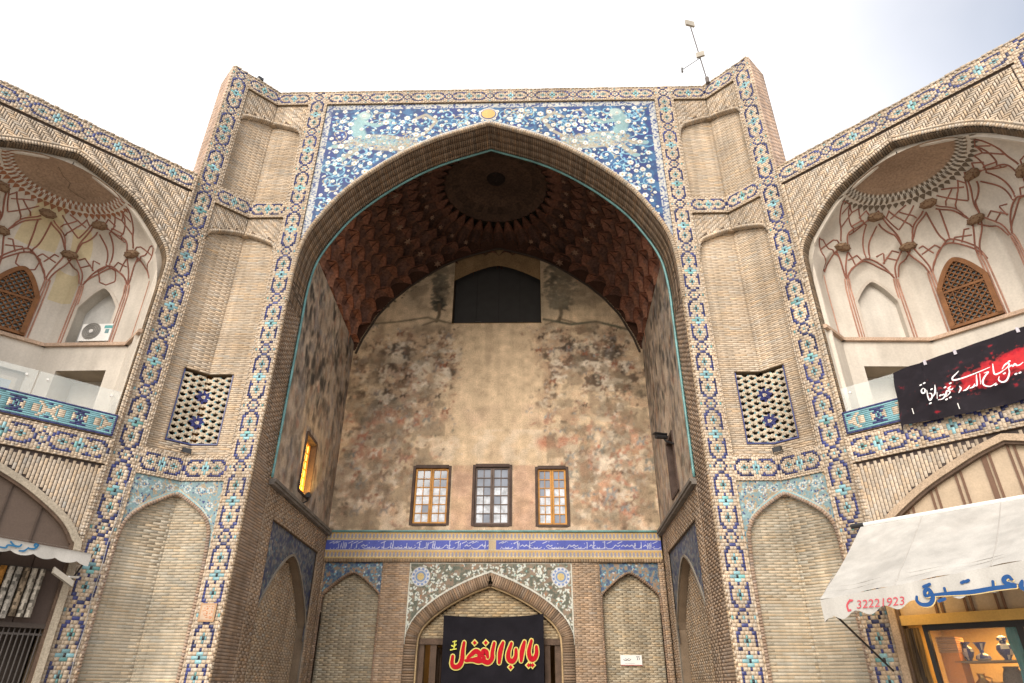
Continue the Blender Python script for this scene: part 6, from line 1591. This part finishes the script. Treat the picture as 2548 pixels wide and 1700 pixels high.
rail = MB(); rail.tube(WL.p([.25, 4.2], [3.27, 3.27], [-.03, -.03]), .018, 6, (.05, .04, .035)); rail.out('rug_rail', M['col'], lsh)
hues = [((.46, .42, .36), 'pale grey spotted'), ((.44, .40, .34), 'cream speckled'), ((.32, .25, .18), 'brown patterned'), ((.40, .37, .33), 'grey speckled'), ((.48, .44, .38), 'white spotted'), ((.42, .20, .05), 'orange'), ((.12, .06, .10), 'dark purple'), ((.40, .34, .28), 'beige')]
pos = ['nearest the tiled band', 'second from the tiled band', 'third from the tiled band', 'fourth from the tiled band', 'fifth from the tiled band', 'left of the pale rolls', 'at the photo edge', 'farthest along the rail']
for k in range(8):
    u = .40 + k * .105; z0 = 2.52 + random.uniform(-.02, .03)
    r = thing('rolled_rug', '%s rolled rug hanging upright, %s' % (hues[k][1], pos[k]), 'rug', tuple(WL.p(u, z0, .02)), 'rolled rugs under the left awning')
    mb = MB(); n = 14
    for j in range(n):
        za, zb = z0 + (3.26 - z0) * j / n, z0 + (3.26 - z0) * (j + 1) / n
        for q in range(8):
            a0, a1 = 2 * PI * q / 8, 2 * PI * (q + 1) / 8; rr = .046; c = np.array(hues[k][0]) * .72 * random.choice((1, 1, .55, 1.1, .35))
            mb.add(WL.p([u + rr * math.cos(a0), u + rr * math.cos(a1), u + rr * .93 * math.cos(a1), u + rr * .93 * math.cos(a0)], [za, za, zb, zb], [.03 + rr * math.sin(a0), .03 + rr * math.sin(a1), .03 + rr * math.sin(a1), .03 + rr * math.sin(a0)]), [(0, 1, 2, 3)], c)
    mb.out('roll', M['rug'], r)
    mb = MB(); q = np.linspace(0, 2 * PI, 17)[:-1]
    mb.add(WL.p(u + .046 * np.cos(q), z0 - .001, .03 + .046 * np.sin(q)), [tuple(range(16))], tuple(np.array(hues[k][0]) * .5)); mb.out('roll_end', M['rug'], r)

# ---- right shop: lit display window
rs = thing('shop', 'brightly lit golden shop window under the right awning', 'shop', tuple(WR.p(2.2, 0, -.2)))
mb = MB(); mb.box(WR, .10, 4.3, 2.50, 2.64, -.13, -.02, (.50, .32, .10)); mb.out('header_board', M['col'], rs)
mb = MB(); mb.box(WR, .40, 4.2, 2.42, 2.50, -.20, -.10); mb.box(WR, 1.54, 1.62, 0, 2.42, -.20, -.10); mb.box(WR, .36, .42, 0, 2.5, -.20, -.10); mb.box(WR, 2.9, 2.98, 0, 2.42, -.2, -.1); mb.out_each('window_frame', M['black'], rs)
gs_ = bpy.data.materials.new('shop_glass'); gs_.use_nodes = True; pb = gs_.node_tree.nodes['Principled BSDF']
pb.inputs['Base Color'].default_value = (.9, .92, .9, 1); pb.inputs['Roughness'].default_value = .02; pb.inputs['Alpha'].default_value = .045
mb = MB(); mb.box(WR, .42, 1.54, .5, 2.42, -.155, -.150); mb.box(WR, 1.62, 2.9, .5, 2.42, -.155, -.150); mb.out('pane', gs_, rs)
mb = MB()
for q, c in (((.10, 4.3, 0, 3.0, -1.85, -1.80), (.48, .34, .15)), ((.10, .14, 0, 3.0, -1.8, -.2), (.42, .30, .14)), ((.1, 4.3, 2.62, 2.66, -1.8, -.14), (.55, .50, .38)), ((.1, 4.3, .9, .94, -1.8, -.2), (.35, .20, .08))): mb.box(WR, *q, c)
mb.out('shop_interior', M['col'], rs)
mb = MB(); mb.box(WR, .60, 1.50, 1.985, 2.01, -.95, -.35, (.20, .14, .09)); mb.box(WR, .60, 1.50, 1.55, 1.57, -1.0, -.45, (.35, .22, .10)); mb.out_each('shelf', M['col'], rs)
for k in range(3):
    mb = MB(); u = .62 + k * .36; mb.box(WR, u, u + .09, 2.48, 2.60, -.75, -.66); mb.out('ceiling_spot', M['black'], rs)
lt = bpy.data.lights.new('shop_light', 'AREA'); lt.energy = 27; lt.color = (1, .56, .17); lt.size = .7
lo_ = bpy.data.objects.new('shop_light', lt); lo_.parent = rs; lo_.location = np.array(WR.p(1.2, 2.58, -.9)) - np.array(WR.p(2.2, 0, -.2)); link(lo_)
lt = bpy.data.lights.new('header_light', 'POINT'); lt.energy = 9; lt.color = (1, .62, .2); lt.shadow_soft_size = .08
lo_ = bpy.data.objects.new('header_light', lt); lo_.parent = rs; lo_.location = np.array(WR.p(.35, 2.98, .35)) - np.array(WR.p(2.2, 0, -.2)); link(lo_)
mb = MB(); mb.lathe(WR.p(.35, 2.98, .35), [(.02, .05), (.04, .03), (.045, 0), (.02, -.04)], 10); mb.out('bulb', mat('warm_bulb', (1, .7, .3), .4, 0, 1, 0, 1, 0, .2, emit=((1, .62, .22), 8)), rs)
blue, wht = (.03, .05, .22), (.45, .48, .55)
def vase(lab, u, z, w, prof, s_):
    t = thing('vase', lab, 'vase', tuple(WR.p(u, z, w))); mb = MB(); O = WR.p(u, z, w); n = 12
    for (r0, h0), (r1, h1) in zip(prof[:-1], prof[1:]):
        for k in range(n):
            a, b = 2 * PI * k / n, 2 * PI * (k + 1) / n; c = blue if random.random() < .72 else wht
            mb.add([O + s_ * np.array([r0 * math.cos(a), r0 * math.sin(a), h0]), O + s_ * np.array([r0 * math.cos(b), r0 * math.sin(b), h0]), O + s_ * np.array([r1 * math.cos(b), r1 * math.sin(b), h1]), O + s_ * np.array([r1 * math.cos(a), r1 * math.sin(a), h1])], [(0, 1, 2, 3)], c)
    mb.out('body', M['glaze'], t)
    mb = MB(); r0, h0 = prof[0]; mb.lathe(O, [(r0 * s_ * .9, -.001), (r0 * s_, .012)], 12); mb.out_each('foot', mat('vase_foot', (.03, .05, .2), .4), t)
    mb = MB(); r1, h1 = prof[-1]; mb.lathe(O, [(r1 * s_, h1 * s_ - .006), (r1 * s_ * 1.08, h1 * s_ + .008)], 12); mb.out('rim', mat('vase_rim', (.05, .08, .3), .4), t)
urn = [(.22, 0), (.18, .06), (.34, .30), (.46, .62), (.40, .85), (.20, 1.0), (.18, 1.1), (.34, 1.25)]
vase('blue and white vase beside the orange chest in the lit shop window', .73, 2.012, -.62, urn, .20)
vase('flared blue trumpet vase in the middle of the shop shelf', .93, 2.012, -.58, [(.30, 0), (.50, .12), (.40, .34), (.14, .50), (.14, .7), (.36, 1.1), (.38, 1.14)], .21)
vase('tall dark blue lidded urn at the right of the shop shelf', 1.22, 2.012, -.62, urn[:-1] + [(.30, 1.15), (.26, 1.3), (.06, 1.42)], .235)
ch = thing('display_chest', 'orange carved chest standing on the shop display at left', 'chest', tuple(WR.p(.55, .94, -.55)))
mb = MB(); mb.box(WR, .44, .68, .95, 2.12, -.75, -.35, (.50, .17, .03)); mb.out('body', M['col'], ch)
for k in range(7): mb = MB(); mb.box(WR, .43, .69, 2.12 + k * .032, 2.12 + k * .032 + .026, -.76, -.34, tuple(np.array([.42, .20, .09]) * random.uniform(.8, 1.2))); mb.out('slat', M['col'], ch)
def small(lab, name, cat, u, z, w, prof, s_, mt, parts=True):
    t = thing(name, lab, cat, tuple(WR.p(u, z, w))); O = WR.p(u, z, w); mb = MB(); mb.lathe(O, [(r * s_, h * s_) for r, h in prof], 12); mb.out('body', mt, t, smooth=True)
    mb = MB(); h = prof[-1][1] * s_; mb.tube([O + np.array([prof[-2][0] * s_, 0, h * .85]), O + np.array([.55 * s_, 0, h * .75]), O + np.array([.45 * s_, 0, h * .4])], .012, 5); mb.out('handle', mt, t)
jug = [(.25, 0), (.30, .05), (.42, .3), (.36, .6), (.16, .8), (.2, 1.0), (.24, 1.05)]
small('brass jug on the lower shop shelf near the orange chest', 'brass_jug', 'jug', .80, 1.575, -.70, jug, .26, M['brass'])
small('dark patterned jar on the lower shop shelf at right', 'metal_jar', 'jar', 1.20, 1.575, -.70, [(.3, 0), (.42, .1), (.5, .5), (.4, .9), (.3, 1.1), (.34, 1.2)], .30, M['wood_d'])
small('small brass bowl between the jug and the dark jar', 'brass_bowl', 'bowl', 1.0, 1.575, -.66, [(.2, 0), (.24, .1), (.12, .3), (.4, .6), (.5, .8), (.5, .82)], .2, M['brass'])
for k, (u, c, lab) in enumerate(((.14, (.10, .065, .035), 'brown fringed scarf hanging at the left jamb of the lit shop'), (.21, (.055, .04, .03), 'dark hanging scarf second from the left jamb of the lit shop'), (.28, (.16, .10, .04), 'ochre hanging scarf nearest the lit window frame'), (1.46, (.05, .20, .22), 'teal printed scarf hanging by the black window post'))):
    t = thing('scarf', lab, 'scarf', tuple(WR.p(u, 1.2, -.15)), None); n, m_ = 9, 14; P = np.zeros((m_, n, 3))
    for i in range(m_):
        for j in range(n):
            x = j / (n - 1) - .5; z = 2.46 - 1.5 * i / (m_ - 1); P[i, j] = WR.p(u + x * (.085 if u < 1 else .17) * (1 + .2 * math.sin(i)), z, (-.06 if u < 1 else -.30) + .02 * math.sin(j * 1.7 + i * .4))
    mb = MB(); mb.grid(P, c); mb.out('cloth', M['col'], t, smooth=True)
    mb = MB()
    for j in range(6): mb.tube([P[-1, j], P[-1, j] - [0, 0, .08]], .004, 4, c)
    mb.out('fringe', M['col'], t)
